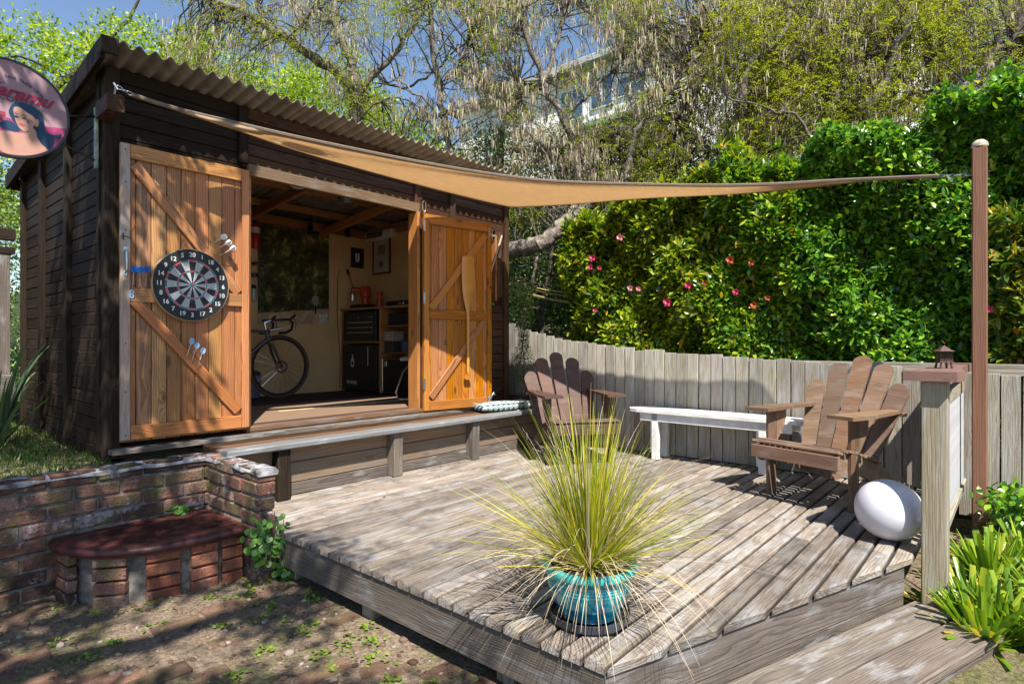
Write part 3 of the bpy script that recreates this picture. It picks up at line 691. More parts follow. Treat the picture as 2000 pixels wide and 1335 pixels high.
for i, (u, v, lb) in enumerate(((258, 566, 'blue flighted dart left of the dartboard, nearest the pull handle'), (270, 567, 'middle one of three blue flighted darts left of the dartboard'), (283, 566, 'blue flighted dart left of the dartboard, nearest to the board'))):
    dart(lb, aim(on_door(u, v), (.0, -.30, .95)), M_BLUE, M_STEEL, 1)
for i, (u, v, lb) in enumerate(((362, 702, 'pale blue flighted dart below the dartboard, highest of its three'), (372, 710, 'middle one of three pale blue flighted darts below the dartboard'), (384, 720, 'lowest pale blue flighted dart in the door below the dartboard'))):
    dart(lb, aim(on_door(u, v), (.18, -.32, .9)), M_LBLUE, M_CREAMP, 1)
# paddle on the right door
pd = empty('canoe_paddle', 'varnished wooden paddle hanging blade up on the right shed door', 'paddle', Mrd @ T(.50, -.04, .3))
with frame(Mrd @ T(.492, -.034, .275)):
    prof = [(1.21, .052), (1.205, .066), (1.18, .073), (1.1, .075), (.98, .074), (.88, .068), (.80, .055), (.73, .038), (.68, .025), (.64, .019), (.60, .0165)]
    V = []; Fc = []
    for z, wd in prof:
        th = .008 if z > .75 else .008+(.75-z)*.05
        V += [(-wd, 0, z), (-wd*.5, -th, z), (0, -th*1.25, z), (wd*.5, -th, z), (wd, 0, z), (wd*.5, th, z), (0, th*1.25, z), (-wd*.5, th, z)]
    for i in range(len(prof)-1):
        for k in range(8): Fc.append((i*8+k, i*8+(k+1) % 8, (i+1)*8+(k+1) % 8, (i+1)*8+k))
    Fc.append(tuple(range(8)))
    MB().add(V, Fc).build('blade', M_PADDLE, pd, smooth=True)
    MB().tube([(0, 0, .62), (0, 0, .3), (0, 0, .06)], [.0165, .0155, .0155], 12).build('shaft', M_PADDLE, pd, smooth=True)
    mb = MB(); mb.prism([(-.036, .0), (.036, .0), (.038, .015), (.018, .05), (.015, .08), (-.015, .08), (-.018, .05), (-.038, .015)], -.014, .014); mb.build('grip', M_CAP if 0 else M_PINE_R, pd)
# ---------------------------------------------------------------- cafe sign
sg = empty('cafe_sign', 'round pink coffee sign with dark haired woman hung from the shed corner', 'sign', T(.67, 4.30, 2.40))
mSK = plain('sign_skin_print', (.50, .27, .20), .5, noise=.03); mHA = plain('sign_navy_print', (.004, .04, .10), .5, noise=.03); mBGp = plain('sign_pink_field', (.36, .22, .25), .5, noise=.04, nscale=4)
mMG = plain('sign_magenta_print', (.36, .04, .14), .5, noise=.3, nscale=20); mWR = plain('sign_wordmark_crimson', (.30, .01, .05), .5, noise=.02); mLP = plain('sign_lips', (.40, .08, .10), .5)
def flat(name, pts, y, mat, parent):
    V = [(p[0], y, p[1]) for p in pts]+[(p[0], y+.0006, p[1]) for p in pts]; n = len(pts)
    return MB().add(V, [tuple(range(n)), tuple(range(2*n-1, n-1, -1))]+[(i, (i+1) % n, (i+1) % n+n, i+n) for i in range(n)]).build(name, mat, parent)
def spline(pts, k=6):
    out = []; n = len(pts)
    for i in range(n):
        p0, p1, p2, p3 = [Vector(pts[(i+j-1) % n]) for j in range(4)]
        for q in range(k):
            u = q/k; out.append(tuple(.5*((2*p1)+(p2-p0)*u+(2*p0-5*p1+4*p2-p3)*u*u+(3*p1-3*p2+p3-p0)*u**3)))
    return out
with frame(T(.665, 4.30, 2.395)):
    rs = .268
    with frame(RX(pi/2)):
        MB().lathe([(0, -.012), (rs, -.012), (rs, .012), (0, .012)], 72).build('panel', mBGp, sg)
        MB().lathe([(rs-.004, -.016), (rs+.007, -.016), (rs+.007, .017), (rs-.004, .017), (rs-.004, -.016)], 72).build('rim', M_BLACKM, sg, smooth=True)
    y = -.0136
    def arc_clip(pts, r=rs-.006):
        out = []
        for x, z in pts:
            q = math.hypot(x, z); out.append((x*r/q, z*r/q) if q > r else (x, z))
        return out
    sea = [(-.26+.52*i/24, .01*math.sin(i*.3)-.055-.0*i) for i in range(25)]
    sea = arc_clip(sea+[(rs*.99*cos(-a), rs*.99*sin(-a)) for a in [x*.1 for x in range(3, 29)]])
    flat('sea_print', sea, y, mMG, sg)
    mb = MB(); rr = random.Random(4)
    for i in range(46):
        z = -.065-.19*rr.random(); x = rr.uniform(-.24, .05); l = rr.uniform(.02, .07)
        if math.hypot(x+l, z) < .25 and math.hypot(x, z) < .25: mb.box(x, x+l, y-.0011, y-.0008, z, z+.0035)
    mb.build('wave_strokes', plain('sign_pale_pink_print', (.52, .22, .30), .5), sg)
    # small boat at left
    mb = MB(); mb.box(-.07, -.02, y-.0012, y-.0008, -.05, -.028); mb.box(-.06, -.03, y-.0012, y-.0008, -.075, -.053); mb.build('hut_print', plain('sign_dull_red_print', (.30, .04, .08), .5), sg)
    hair = spline([(.015, .03), (.05, .045), (.10, .04), (.145, .005), (.155, -.05), (.165, -.09), (.20, -.10), (.235, -.085), (.225, -.115), (.20, -.12), (.20, -.15), (.18, -.185), (.15, -.19), (.12, -.17), (.10, -.13), (.06, -.115), (.02, -.125), (-.03, -.125), (-.045, -.10), (-.02, -.075), (.01, -.075), (.03, -.09), (.01, -.06), (-.005, -.02)])
    flat('hair_print', arc_clip(hair), y-.0012, mHA, sg)
    should = spline([(-.05, -.145), (-.01, -.135), (.03, -.13), (.075, -.12), (.085, -.10), (.10, -.085), (.115, -.10), (.12, -.13), (.14, -.165), (.17, -.20), (.12, -.235), (.03, -.262), (-.04, -.25), (-.055, -.20)])
    flat('shoulder_print', arc_clip(should, rs-.008), y-.002, mSK, sg)
    face = spline([(.015, .0), (.02, -.045), (.03, -.08), (.045, -.105), (.065, -.115), (.085, -.105), (.105, -.075), (.115, -.05), (.105, -.02), (.075, -.005), (.05, .012), (.03, .015)])
    flat('face_print', face, y-.0026, mSK, sg)
    flat('ear_print', spline([(.112, -.035), (.125, -.03), (.130, -.05), (.12, -.075), (.108, -.06)]), y-.003, mSK, sg)
    flat('lips_print', spline([(.035, -.078), (.05, -.072), (.068, -.08), (.052, -.09)]), y-.0032, mLP, sg)
    mb = MB()
    for (cx, cz) in ((.027, -.042), (.062, -.042)):
        mb.prism(spline([(cx-.011, cz), (cx, cz+.006), (cx+.012, cz+.001), (cx, cz-.005)], 3), y-.0036, y-.0032)
    mb.prism(spline([(.048, -.030), (.06, -.021), (.078, -.028), (.062, -.025)], 3), y-.0036, y-.0032); mb.prism(spline([(.02, -.026), (.026, -.021), (.036, -.028), (.026, -.025)], 3), y-.0036, y-.0032)
    mb.build('eyes_print', mHA, sg)
    mb = MB(); mb.tube([(.085+.013*cos(a)*(1-a/9), y-.004, -.055+.013*sin(a)*(1-a/9)) for a in [x*.4 for x in range(14)]], .0015, 5); mb.tube([(.12+.010*cos(a), y-.004, -.088+.010*sin(a)) for a in [x*.5 for x in range(13)]], .0018, 5)
    mb.build('curl_print', mHA, sg)
    text_obj('wordmark', 'Karamu', .098, T(.028, y-.001, .088) @ RX(pi/2) @ Matrix.Rotation(R(-3), 4, 'Z'), mWR, sg, .0008, shear=.45, bold=.0035, sx=1.0)
    text_obj('lettering', 'COFFEE', .037, T(.03, y-.001, .047) @ RX(pi/2) @ Matrix.Rotation(R(-6), 4, 'Z'), mHA, sg, .0006, sx=1.25)
    word = 'FAIR TRADE ORGANIC'
    for i, ch in enumerate(word):
        if ch == ' ': continue
        a = R(103)-i*R(3.9)+R(30)*0-R(8)
        text_obj('letter', ch, .023, T(.185*cos(a)-.0+.0, y-.001, .185*sin(a)-.012) @ RX(pi/2) @ Matrix.Rotation(a-pi/2, 4, 'Z'), mHA, sg, .0005)
with frame(T(0, 0, 0)):
    mb = MB(); mb.tube([(.925, 4.31, 2.43), (1.095, 4.345, 2.485)], .0075, 6); mb.tube([(.905, 4.31, 2.265), (1.095, 4.345, 2.205)], .0065, 6); mb.tube([(1.09, 4.345, 2.18), (1.09, 4.345, 2.52)], .009, 6); mb.build('bracket', M_BLACKM, sg)
    bx('bracket_plate', 1.078, 1.096, 4.325, 4.362, 2.16, 2.54, plain('verdigris_plate', (.22, .30, .26), .6, noise=.4), sg)
# ---------------------------------------------------------------- inside the shed
FZ = .476
# poster
po = empty('forest_poster', 'large dark forest cycling poster pinned to the back wall of the shed', 'poster', T(3.67, 6.59, 1.9))
m, t, b = newmat('poster_forest_print'); b.inputs['Roughness'].default_value = .3
tc = N(t, 'ShaderNodeTexCoord'); sx = N(t, 'ShaderNodeSeparateXYZ'); t.links.new(tc.outputs['Object'], sx.inputs[0])
n = N(t, 'ShaderNodeTexNoise'); n.inputs['Scale'].default_value = 6; n.inputs['Detail'].default_value = 10; n.inputs['Roughness'].default_value = .78; n.inputs['Distortion'].default_value = .5; t.links.new(tc.outputs['Object'], n.inputs['Vector'])
fo = ramp(t, [(.40, (.02, .018, .012)), (.53, (.08, .085, .03)), (.64, (.42, .36, .12))], n.outputs[0])
gr = ramp(t, [(.4, (.40, .26, .15)), (.6, (.7, .52, .34))], n.outputs[0])
ed = math_(t, 'ADD', sx.outputs[2], math_(t, 'MULTIPLY', sx.outputs[0], -.09)); mk = math_(t, 'LESS_THAN', math_(t, 'ADD', ed, math_(t, 'MULTIPLY', n.outputs[0], .12)), -.38)
t.links.new(mixc(t, mk, fo, gr), b.inputs['Base Color'])
M_POST_ = m
bx('sheet', 3.205, 4.12, 6.590, 6.594, 1.30, 2.50, m, po, bev=0, axis='x')
mY = plain('poster_pale_jersey', (.30, .31, .22), .5); mW = plain('poster_white_ink', (.75, .75, .72), .5, noise=.02); mK = plain('poster_dark_ink', (.01, .01, .008), .5)
with frame(T(3.93, 6.589, 1.56) @ Matrix.Scale(.8, 4)):
    flat('rider_print', spline([(-.05, .10), (0, .13), (.05, .10), (.055, .03), (.03, -.03), (-.03, -.03), (-.055, .03)]), 0, mY, po)
    flat('rider_print', spline([(-.018, .16), (0, .178), (.018, .16), (0, .135)]), 0, mY, po)
    flat('rider_print', [(-.012, -.02), (.012, -.02), (.016, -.16), (-.012, -.16)], -.0008, mK, po)
    flat('rider_print', [(-.05, -.01), (-.03, -.02), (-.035, -.13), (-.045, -.13)], -.0008, mK, po)
text_obj('print_line', 'RIDE', .058, T(4.04, 6.588, 1.415) @ RX(pi/2), mW, po, .0004, bold=.002); text_obj('print_line', 'LIFE', .062, T(4.04, 6.588, 1.362) @ RX(pi/2), mW, po, .0004, bold=.002)
# (small line under the words reads as a bar)
text_obj('print_line', 'RIDE GIANT', .02, T(4.04, 6.588, 1.325) @ RX(pi/2), mW, po, .0004, bold=.0006)
# bicycle
bk = empty('road_bicycle', 'grey and black drop bar road bicycle with brown tyres inside the shed', 'bicycle', T(2.7, 6.08, FZ))
mTYR = plain('brown_tyre_rubber', (.09, .05, .035), .7); mFR = plain('gunmetal_frame_paint', (.10, .10, .12), .25, .4); 
def wheel(cx, name):
    w_ = bpy.data.objects.new(name, None); link(w_, T(cx, 6.08, FZ+.345), bk)
    with frame(T(cx, 6.08, FZ+.345) @ RX(pi/2)):
        def ring(r, rad, n=60, k=8): return [(r*cos(2*pi*i/n), r*sin(2*pi*i/n), 0) for i in range(n+1)], rad, k
        MB().tube(*ring(.328, .0175), False).build('tyre', mTYR, w_, smooth=True)
        MB().lathe([(.290, -.009), (.313, -.011), (.313, .011), (.290, .009), (.290, -.009)], 60).build('rim', M_BLACK, w_, smooth=True)
        mb = MB()
        for i in range(24):
            a = 2*pi*i/24; a2 = a+(.35 if i % 2 else -.35); s_ = .028 if (i//2) % 2 else -.028
            mb.tube([(.022*cos(a2), .022*sin(a2), s_), (.29*cos(a), .29*sin(a), 0)], .0014, 4, False)
        mb.build('spokes', M_STEEL, w_)
        MB().tube([(0, 0, -.05), (0, 0, -.03), (0, 0, .03), (0, 0, .05)], [.008, .022, .022, .008], 14).build('hub', M_METAL, w_, smooth=True)
        MB().lathe([(.045, .035), (.07, .035), (.07, .037), (.045, .037), (.045, .035)], 30).build('brake_disc', M_STEEL, w_)
        mb = MB(); mb.mi = 0
        for a0 in (.9, 3.0, 5.2):
            mb.tube([(.302*cos(a0+q*.05), .302*sin(a0+q*.05), -.0125) for q in range(6)], .005, 5)
        mb.build('rim_decal', M_CREAMP, w_)
wheel(3.20, 'wheel'); wheel(2.20, 'wheel')
with frame(T(0, 6.08, FZ)):
    H = Vector((3.045, 0, .745)); HB_ = Vector((3.08, 0, .62)); 
    mb = MB()
    for s_ in (-.05, .05): mb.tube([(3.09, s_*.6, .60), (3.13, s_, .50), (3.165, s_, .42), (3.20, s_*1.05, .345)], [.014, .016, .012, .009], 8)
    mb.build('fork', M_BLACK, bk, smooth=True)
    mb = MB(); mb.tube([H, HB_], .024, 10); mb.tube([HB_+Vector((-.02, 0, .02)), (2.62, 0, .275)], .022, 10); mb.tube([H+Vector((-.01, 0, -.03)), (2.52, 0, .76)], .016, 10); mb.tube([(2.62, 0, .275), (2.49, 0, .80)], .016, 10)
    for s_ in (-.05, .05): mb.tube([(2.62, s_*.5, .275), (2.20, s_, .345)], .009, 8); mb.tube([(2.53, s_*.4, .66), (2.20, s_, .345)], .008, 8)
    mb.build('frame', mFR, bk, smooth=True)
    mb = MB(); mb.tube([H, H+Vector((-.02, 0, .07)), H+Vector((.06, 0, .10))], .014, 8); mb.build('stem', M_METAL, bk, smooth=True)
    mb = MB(); bx_ = H.x+.065; bz = H.z+.10
    mb.tube([(bx_, -.21, bz), (bx_, .21, bz)], .012, 8)
    for s_ in (-.21, .21):
        mb.tube([(bx_, s_, bz), (bx_+.08, s_, bz+.005), (bx_+.125, s_, bz-.03), (bx_+.11, s_, bz-.10), (bx_+.05, s_, bz-.135), (bx_-.03, s_, bz-.14)], .0145, 8)
        mb.tube([(bx_+.09, s_, bz), (bx_+.14, s_, bz+.045), (bx_+.155, s_, bz+.06)], [.015, .014, .008], 8); mb.tube([(bx_+.14, s_, bz+.02), (bx_+.165, s_, bz-.04), (bx_+.15, s_, bz-.09)], .005, 6)
    mb.build('handlebar', M_BLACK, bk, smooth=True)
    MB().tube([(H.x+.01, -.07, H.z-.01), (H.x+.16, -.09, H.z+.02)], .017, 10).build('head_lamp_tube', M_METAL, bk, smooth=True)
    MB().tube([(2.49, 0, .80), (2.47, 0, .90)], .013, 8).build('seat_post', M_BLACK, bk)
    V, Fc = tube_geo([(2.34, 0, .93), (2.40, 0, .935), (2.50, 0, .925), (2.62, 0, .925)], [.06, .065, .03, .015], 10); V = [Vector((v.x, v.y, .93+(v.z-.93)*.3)) for v in V]
    MB().add(V, Fc).build('saddle', M_BLACK, bk, smooth=True)
    mb = MB(); mb.lathe([(.07, -.004), (.085, -.004), (.085, .004), (.07, .004), (.07, -.004)], 24, (0, 0, 0)); mb.tube([(0, 0, -.05), (.0, .17, -.05)], .009, 6); mb.tube([(0, 0, .05), (.0, -.17, .05)], .009, 6)
    mb.build('crankset', M_BLACKM, bk, T(2.62, -.0, .275) @ RX(pi/2))
# bin
bn = empty('waste_bin', 'blue grey round bin with a swing lid behind the bicycle wheel', 'bin', T(3.03, 6.38, FZ))
with frame(T(3.03, 6.38, FZ)):
    MB().lathe([(0, 0), (.085, 0), (.10, .24), (.10, .25)], 24).build('body', M_BLUEB, bn, smooth=True); MB().lathe([(.102, .25), (.09, .28), (.05, .30), (0, .302)], 24).build('lid', plain('dark_bin_lid', (.04, .04, .05), .3), bn, smooth=True)
# fire extinguisher
fe = empty('fire_extinguisher', 'red fire extinguisher with pale label on the shed back wall', 'fire extinguisher', T(3.14, 6.52, 2.15))
with frame(T(3.14, 6.52, 2.14)):
    MB().lathe([(0, 0), (.045, 0), (.05, .012), (.05, .24), (.035, .275), (.015, .285), (0, .285)], 20).build('cylinder', M_RED, fe, smooth=True)
    MB().lathe([(.0506, .17), (.0506, .235)], 20).build('label_band', M_CREAMP, fe, smooth=True)
    mb = MB(); mb.box(-.012, .012, -.02, .02, .285, .31); mb.tube([(0, 0, .30), (-.05, -.02, .325)], .008, 6); mb.tube([(0, 0, .295), (-.055, -.02, .30)], .006, 6); mb.tube([(.02, -.02, .29), (.055, -.03, .24), (.06, -.03, .12)], .007, 6); mb.build('valve', M_BLACK, fe)
# wall mounted bits at left of poster
tl = empty('bike_repair_clamp', 'black bicycle clamp arm with cables on the wall under the extinguisher', 'clamp', T(3.12, 6.5, 1.98))
with frame(T(3.12, 6.52, 1.9)):
    mb = MB(); mb.tube([(-.06, .05, .06), (.0, -.05, .07), (.10, -.08, .07)], .016, 8); mb.box(-.07, -.03, -.02, .07, .0, .14); mb.build('arm', M_BLACK, tl); mb = MB()
    mb.lathe([(0, -.02), (.05, -.02), (.05, .02), (0, .02)], 16, (.0, 0, -.06)); mb.tube([(.06, -.05, .0), (.04, -.05, -.12), (.055, -.05, -.2)], .005, 6); mb.tube([(.08, -.05, .0), (.07, -.05, -.12), (.03, -.05, -.18)], .005, 6); mb.build('cable_loops', M_BLACK, tl)
gl = empty('glass_lantern', 'small glass storm lantern with dark cap low on the wall left of the poster', 'lantern', T(3.1, 6.5, 1.6))
with frame(T(3.11, 6.5, 1.55)):
    MB().lathe([(0, 0), (.035, 0), (.037, .13), (.02, .15)], 16).build('glass_body', plain('dusty_glass', (.35, .33, .30), .15), gl, smooth=True); MB().lathe([(.035, .14), (.03, .165), (.008, .185), (0, .185)], 16).build('cap', M_BLACK, gl, smooth=True)
# pictures
def picture(name, label, x0, x1, z0, z1, plane, fr, matc, prints):
    p = empty(name, label, 'picture')
    if plane == 'back': M = T(x0, 6.598, z0)
    else: M = T(4.71, x0, z0) @ RZ(-pi/2)
    Wp = abs(x1-x0); Hp = z1-z0
    with frame(M):
        for a in (('frame_bar', 0, Wp, 0, .022), ('frame_bar', 0, Wp, Hp-.022, Hp)): bx(a[0], a[1], a[2], -.022, 0, a[3], a[4], fr, p)
        for a in ((0, .022), (Wp-.022, Wp)): bx('frame_bar', a[0], a[1], -.022, 0, .0225, Hp-.0225, fr, p)
        bx('print', .022, Wp-.022, -.012, -.003, .022, Hp-.022, matc, p, bev=0)
        for (a, b2, c, d, mm) in prints: bx('print_block', a*Wp, b2*Wp, -.0135, -.0125, c*Hp, d*Hp, mm, p, bev=0)
    return p
M_DFR = plain('dark_brown_frame', (.06, .02, .015), .4)
picture('framed_picture', 'small dark brown framed picture of a pale figure beside the poster', 4.44, 4.635, 2.06, 2.32, 'back', M_DFR, plain('black_print', (.015, .013, .012), .4), [(.35, .47, .35, .75, mW), (.53, .66, .35, .75, mW), (.4, .6, .3, .38, mW)])
picture('framed_picture', 'tall brown framed print with two small drawings under the wall heater', 6.47, 6.10, 1.97, 2.44, 'side', M_DFR, plain('cream_print', (.48, .44, .38), .5), [(.3, .7, .55, .8, plain('grey_green_ink', (.2, .22, .16), .5)), (.35, .6, .2, .36, plain('brown_ink', (.15, .10, .08), .5))])
# heater
ht = empty('wall_heater', 'white bar heater mounted high on the right inner wall', 'heater', T(4.6, 6.2, 2.45))
with frame(T(4.66, 6.25, 2.47) @ RX(R(0)) @ RZ(-pi/2)):
    V = []; bx('casing', -.28, .28, -.05, .05, -.055, .055, M_CREAMP, ht, bev=.015)
    bx('grille', -.24, .1, -.056, -.0505, -.035, .035, plain('grille_dull', (.18, .17, .15), .3, .5), ht)
    MB().tube([(-.22, -.062, 0), (.08, -.062, 0)], .004, 6).build('element', M_STEEL, ht)
# spot lights
for i, (u, v, d, lb) in enumerate(((606, 447, 7.0, 'black spotlight above the poster'), (678, 452, 7.2, 'black spotlight aimed down near the small framed picture'))):
    p = px(u, v, d); s_ = empty('ceiling_spotlight', lb+' under the shed roof', 'spotlight', T(*p), 'black spotlights under the shed roof')
    with frame(T(*p)):
        MB().tube([(0, 0, .13), (0, 0, .04)], .012, 8).build('bracket', M_BLACK, s_); MB().tube([(.02, .03, .06), (-.01, -.02, -.02), (-.02, -.04, -.05)], [.025, .035, .04], 14).build('lamp_head', M_BLACK, s_, smooth=True)
# lanterns / bowls hung above
hb = empty('bicycle_helmet', 'pale rimmed helmet hanging under the roof behind the lintel', 'helmet', T(*px(590, 366, 4.8)))
with frame(T(*px(582, 362, 4.8))):
    MB().lathe([(0, -.03), (.05, -.02), (.075, .01), (.08, .04), (.0, .05)], 20).build('shell', plain('smoked_white', (.4, .4, .38), .3), hb, smooth=True)
    MB().tube([(.05, 0, .04), (.06, .02, .12), (.06, .02, .2)], .004, 5).build('strap', M_BLACK, hb)
hc = empty('hanging_bowl_lamp', 'dark bowl shaped lamp hanging inside beside the pale helmet', 'lamp', T(*px(675, 392, 5.2)))
with frame(T(*px(675, 392, 5.2))):
    MB().lathe([(0, -.035), (.05, -.025), (.075, .01), (.07, .03), (.0, .045)], 20).build('bowl', plain('dark_slate_plastic', (.05, .06, .06), .25), hc, smooth=True); MB().tube([(0, 0, .04), (0, 0, .12)], .005, 5).build('cord', M_BLACK, hc)
# workbench unit
wb = empty('workbench', 'built in ply workbench with open shelves along the right inner wall', 'workbench', T(4.5, 5.8, FZ))
def W_(n, *a, m=M_INT, **k): return bx(n, *a, m, wb, **k)
W_('bench_top', 4.28, 4.709, 5.0, 6.59, 1.487, 1.512)
W_('side_panel', 4.30, 4.70, 6.565, 6.59, FZ, 1.486); W_('side_panel', 4.30, 4.70, 5.765, 5.80, FZ, 1.486); W_('side_panel', 4.30, 4.70, 5.0, 5.03, FZ, 1.486)
W_('shelf', 4.30, 4.70, 5.802, 6.563, 1.075, 1.10); W_('shelf', 4.30, 4.70, 5.032, 5.763, 1.27, 1.285); W_('shelf', 4.30, 4.70, 5.032, 5.763, .955, .97)
tb = empty('tool_chest', 'black three drawer tool chest on the workbench upper shelf', 'tool chest', T(4.45, 6.18, 1.10))
bx('body', 4.30, 4.68, 5.86, 6.54, 1.101, 1.465, M_BLACKM, tb)
for z in (1.20, 1.262, 1.325): bx('drawer_rail', 4.285, 4.298, 5.93, 6.44, z, z+.010, M_STEEL, tb); 
for z in (1.14, 1.207, 1.27, 1.335): bx('drawer', 4.290, 4.299, 5.90, 6.50, z, z+.052, M_BLACKM, tb, bev=.002)
bx('lock', 4.288, 4.298, 6.20, 6.22, 1.385, 1.40, M_STEEL, tb); bx('badge', 4.290, 4.298, 5.93, 6.02, 1.388, 1.397, M_METAL, tb)
fr = empty('bar_fridge', 'black bar fridge with bottle emblem and white lettering under the workbench', 'fridge', T(4.45, 6.2, FZ))
bx('body', 4.32, 4.68, 5.83, 6.55, FZ+.005, 1.05, M_BLACKM, fr); bx('door', 4.290, 4.318, 5.835, 6.545, FZ+.03, 1.045, M_BLACK, fr); bx('handle_strip', 4.283, 4.289, 6.0, 6.008, .80, 1.03, M_METAL, fr)
with frame(T(4.2885, 6.33, .85) @ RZ(-pi/2)):
    flat('bottle_emblem', [(-.03, -.07), (.03, -.07), (.036, .0), (.02, .035), (.01, .05), (.01, .085), (-.01, .085), (-.01, .05), (-.02, .035), (-.036, .0)], 0, mW, fr); flat('bottle_emblem', [(-.018, -.05), (.018, -.05), (.02, .0), (-.02, .0)], -.001, M_BLACK, fr)
    text_obj('lettering', 'FOXW', .062, T(-.03, 0, -.265) @ RX(pi/2), mW, fr, .0005, bold=.001)
    with frame(T(.072, 0, -.265) @ RX(pi/2)): MB().lathe([(.014, 0), (.022, 0), (.022, .001), (.014, .001), (.014, 0)], 18).build('lettering_ring', mW, fr)
sp = empty('guitar_amplifier', 'black amplifier with thin silver edging at the foot of the workbench', 'amplifier', T(4.45, 5.4, FZ))
bx('body', 4.31, 4.66, 5.06, 5.74, FZ+.005, .90, M_BLACK, sp)
for a in ((5.735, 5.742, FZ+.02, .89),): bx('edging', 4.300, 4.309, a[0], a[1], a[2], a[3], M_STEEL, sp)
bx('edging', 4.300, 4.309, 5.1, 5.73, FZ+.012, FZ+.019, M_STEEL, sp); bx('edging', 4.300, 4.309, 5.1, 5.73, .885, .892, M_STEEL, sp); bx('badge', 4.302, 4.309, 5.66, 5.71, .80, .86, M_METAL, sp)
# loose things on shelves
def shelfbox(name, label, cat, x0, x1, y0, y1, z0, z1, mat, lid=None):
    e = empty(name, label, cat, T((x0+x1)/2, (y0+y1)/2, z0)); bx('body', x0, x1, y0, y1, z0, z1, mat, e, bev=.006)
    bx('lid' if lid else 'rim', x0-.004, x1+.004, y0-.004, y1+.004, z1+.0005, z1+.014, lid or mat, e); return e
shelfbox('storage_crate', 'dusty blue storage crate with a cloth on it on the lower shelf', 'crate', 4.33, 4.6, 5.08, 5.42, .971, 1.10, plain('dusty_blue', (.07, .09, .17), .5))
shelfbox('storage_box', 'small black box with pale print on the top shelf of the workbench', 'box', 4.34, 4.6, 5.2, 5.68, 1.286, 1.42, plain('black_card', (.02, .02, .03), .6))
shelfbox('storage_box', 'stack of pale paper boxes beside the tool chest shelf', 'box', 4.33, 4.5, 5.58, 5.74, 1.10, 1.20, plain('pale_card', (.4, .35, .32), .6))
shelfbox('storage_box', 'dark jar box under the pale paper boxes', 'box', 4.33, 4.5, 5.58, 5.74, .972, 1.08, plain('dark_card', (.05, .05, .06), .6))
cl = empty('folded_cloth', 'pale blue folded cloth lying over the blue crate', 'cloth', T(4.45, 5.2, 1.13)); bx('fold', 4.33, 4.5, 5.08, 5.3, 1.116, 1.132, plain('pale_cloth', (.5, .58, .62), .8), cl, bev=.006); bx('fold', 4.32, 4.5, 5.08, 5.28, 1.134, 1.15, plain('white_cloth', (.65, .68, .7), .8), cl, bev=.006)
gv = empty('work_glove', 'tan work glove resting on top of the amplifier', 'glove', T(4.45, 5.25, .9))
mb = MB(); mb.tube([(4.33, 5.30, .92), (4.40, 5.26, .93), (4.5, 5.22, .925)], [.02, .045, .04], 10)
for k in range(4): mb.tube([(4.36, 5.31-k*.022, .93), (4.31, 5.33-k*.022, .925), (4.30, 5.34-k*.022, .915)], [.013, .012, .008], 6)
mb.build('hand', plain('tan_leather', (.35, .22, .12), .8), gv, smooth=True)
# bench tools
jc = empty('coffee_machine', 'orange red lever espresso machine on the workbench corner', 'coffee machine', T(4.48, 6.35, 1.512))
with frame(T(4.48, 6.33, 1.512)):
    MB().box(-.12, .12, -.16, .16, 0, .05).build('drip_base', M_BLACK, jc); MB().lathe([(0, .05), (.05, .05), (.05, .14), (.07, .16), (.07, .26), (.05, .29), (0, .30)], 18).build('boiler', M_ORANGE, jc, smooth=True)
    MB().tube([(-.02, .0, .24), (-.13, .08, .25), (-.14, .08, .18)], [.03, .03, .03], 10).build('group_head', M_ORANGE, jc, smooth=True); MB().tube([(-.13, .08, .27), (-.13, .17, .44)], .007, 6).build('lever', M_STEEL, jc); MB().tube([(-.13, .17, .44), (-.13, .205, .50)], .016, 8).build('lever_grip', M_BLACK, jc)
    MB().tube([(-.14, .08, .18), (-.14, .08, .10)], .025, 10).build('portafilter', M_METAL, jc)
gd = empty('bench_grinder', 'small red bench grinder beside the espresso machine', 'grinder', T(4.45, 6.0, 1.512))
with frame(T(4.47, 6.02, 1.512)):
    MB().lathe([(0, 0), (.05, 0), (.05, .09), (.035, .10), (.035, .14), (.055, .19), (0, .20)], 16).build('body', M_ORANGE, gd, smooth=True)
kp = empty('keyboard_case', 'long black case lying on the right part of the workbench', 'case', T(4.5, 5.4, 1.512)); bx('case_body', 4.4, 4.6, 5.2, 5.8, 1.513, 1.58, M_BLACK, kp, bev=.01); bx('case_handle', 4.385, 4.4, 5.45, 5.55, 1.535, 1.555, M_METAL, kp)
lp = empty('desk_lamp', 'slim silver desk lamp leaning over the black case', 'lamp', T(4.62, 5.5, 1.512))
MB().tube([(4.64, 5.52, 1.512), (4.64, 5.52, 1.66), (4.6, 5.40, 1.82)], .006, 6).build('arm', M_STEEL, lp); MB().lathe([(0, 0), (.05, 0), (.05, .012), (0, .012)], 16, (4.64, 5.52, 1.581)).build('base', M_METAL, lp); MB().tube([(4.6, 5.40, 1.82), (4.56, 5.34, 1.80)], [.012, .03], 10).build('shade', M_METAL, lp)
hk = empty('hanging_utensils', 'cluster of dark tools hanging near the right door jamb inside', 'tools', T(4.6, 5.1, 2.1))
MB().box(4.66, 4.70, 4.85, 5.35, 2.03, 2.07).build('hook_rail', M_BLACK, hk)
for k in range(6): MB().tube([(4.65, 4.9+k*.08, 2.05), (4.64, 4.9+k*.08, 1.85-.03*(k % 3))], [.006, .014], 6).build('tool', M_METAL if k % 2 else M_BLACK, hk)
cab = empty('wall_cable', 'thin dark cable running down the back wall to the floor', 'cable', T(4.25, 6.59, FZ)); MB().tube([(4.27, 6.588, 2.0), (4.245, 6.588, 1.9), (4.235, 6.588, 1.5), (4.25, 6.588, 1.2), (4.28, 6.585, .9), (4.27, 6.585, .5)], .004, 5).build('strand', M_BLACK, cab)
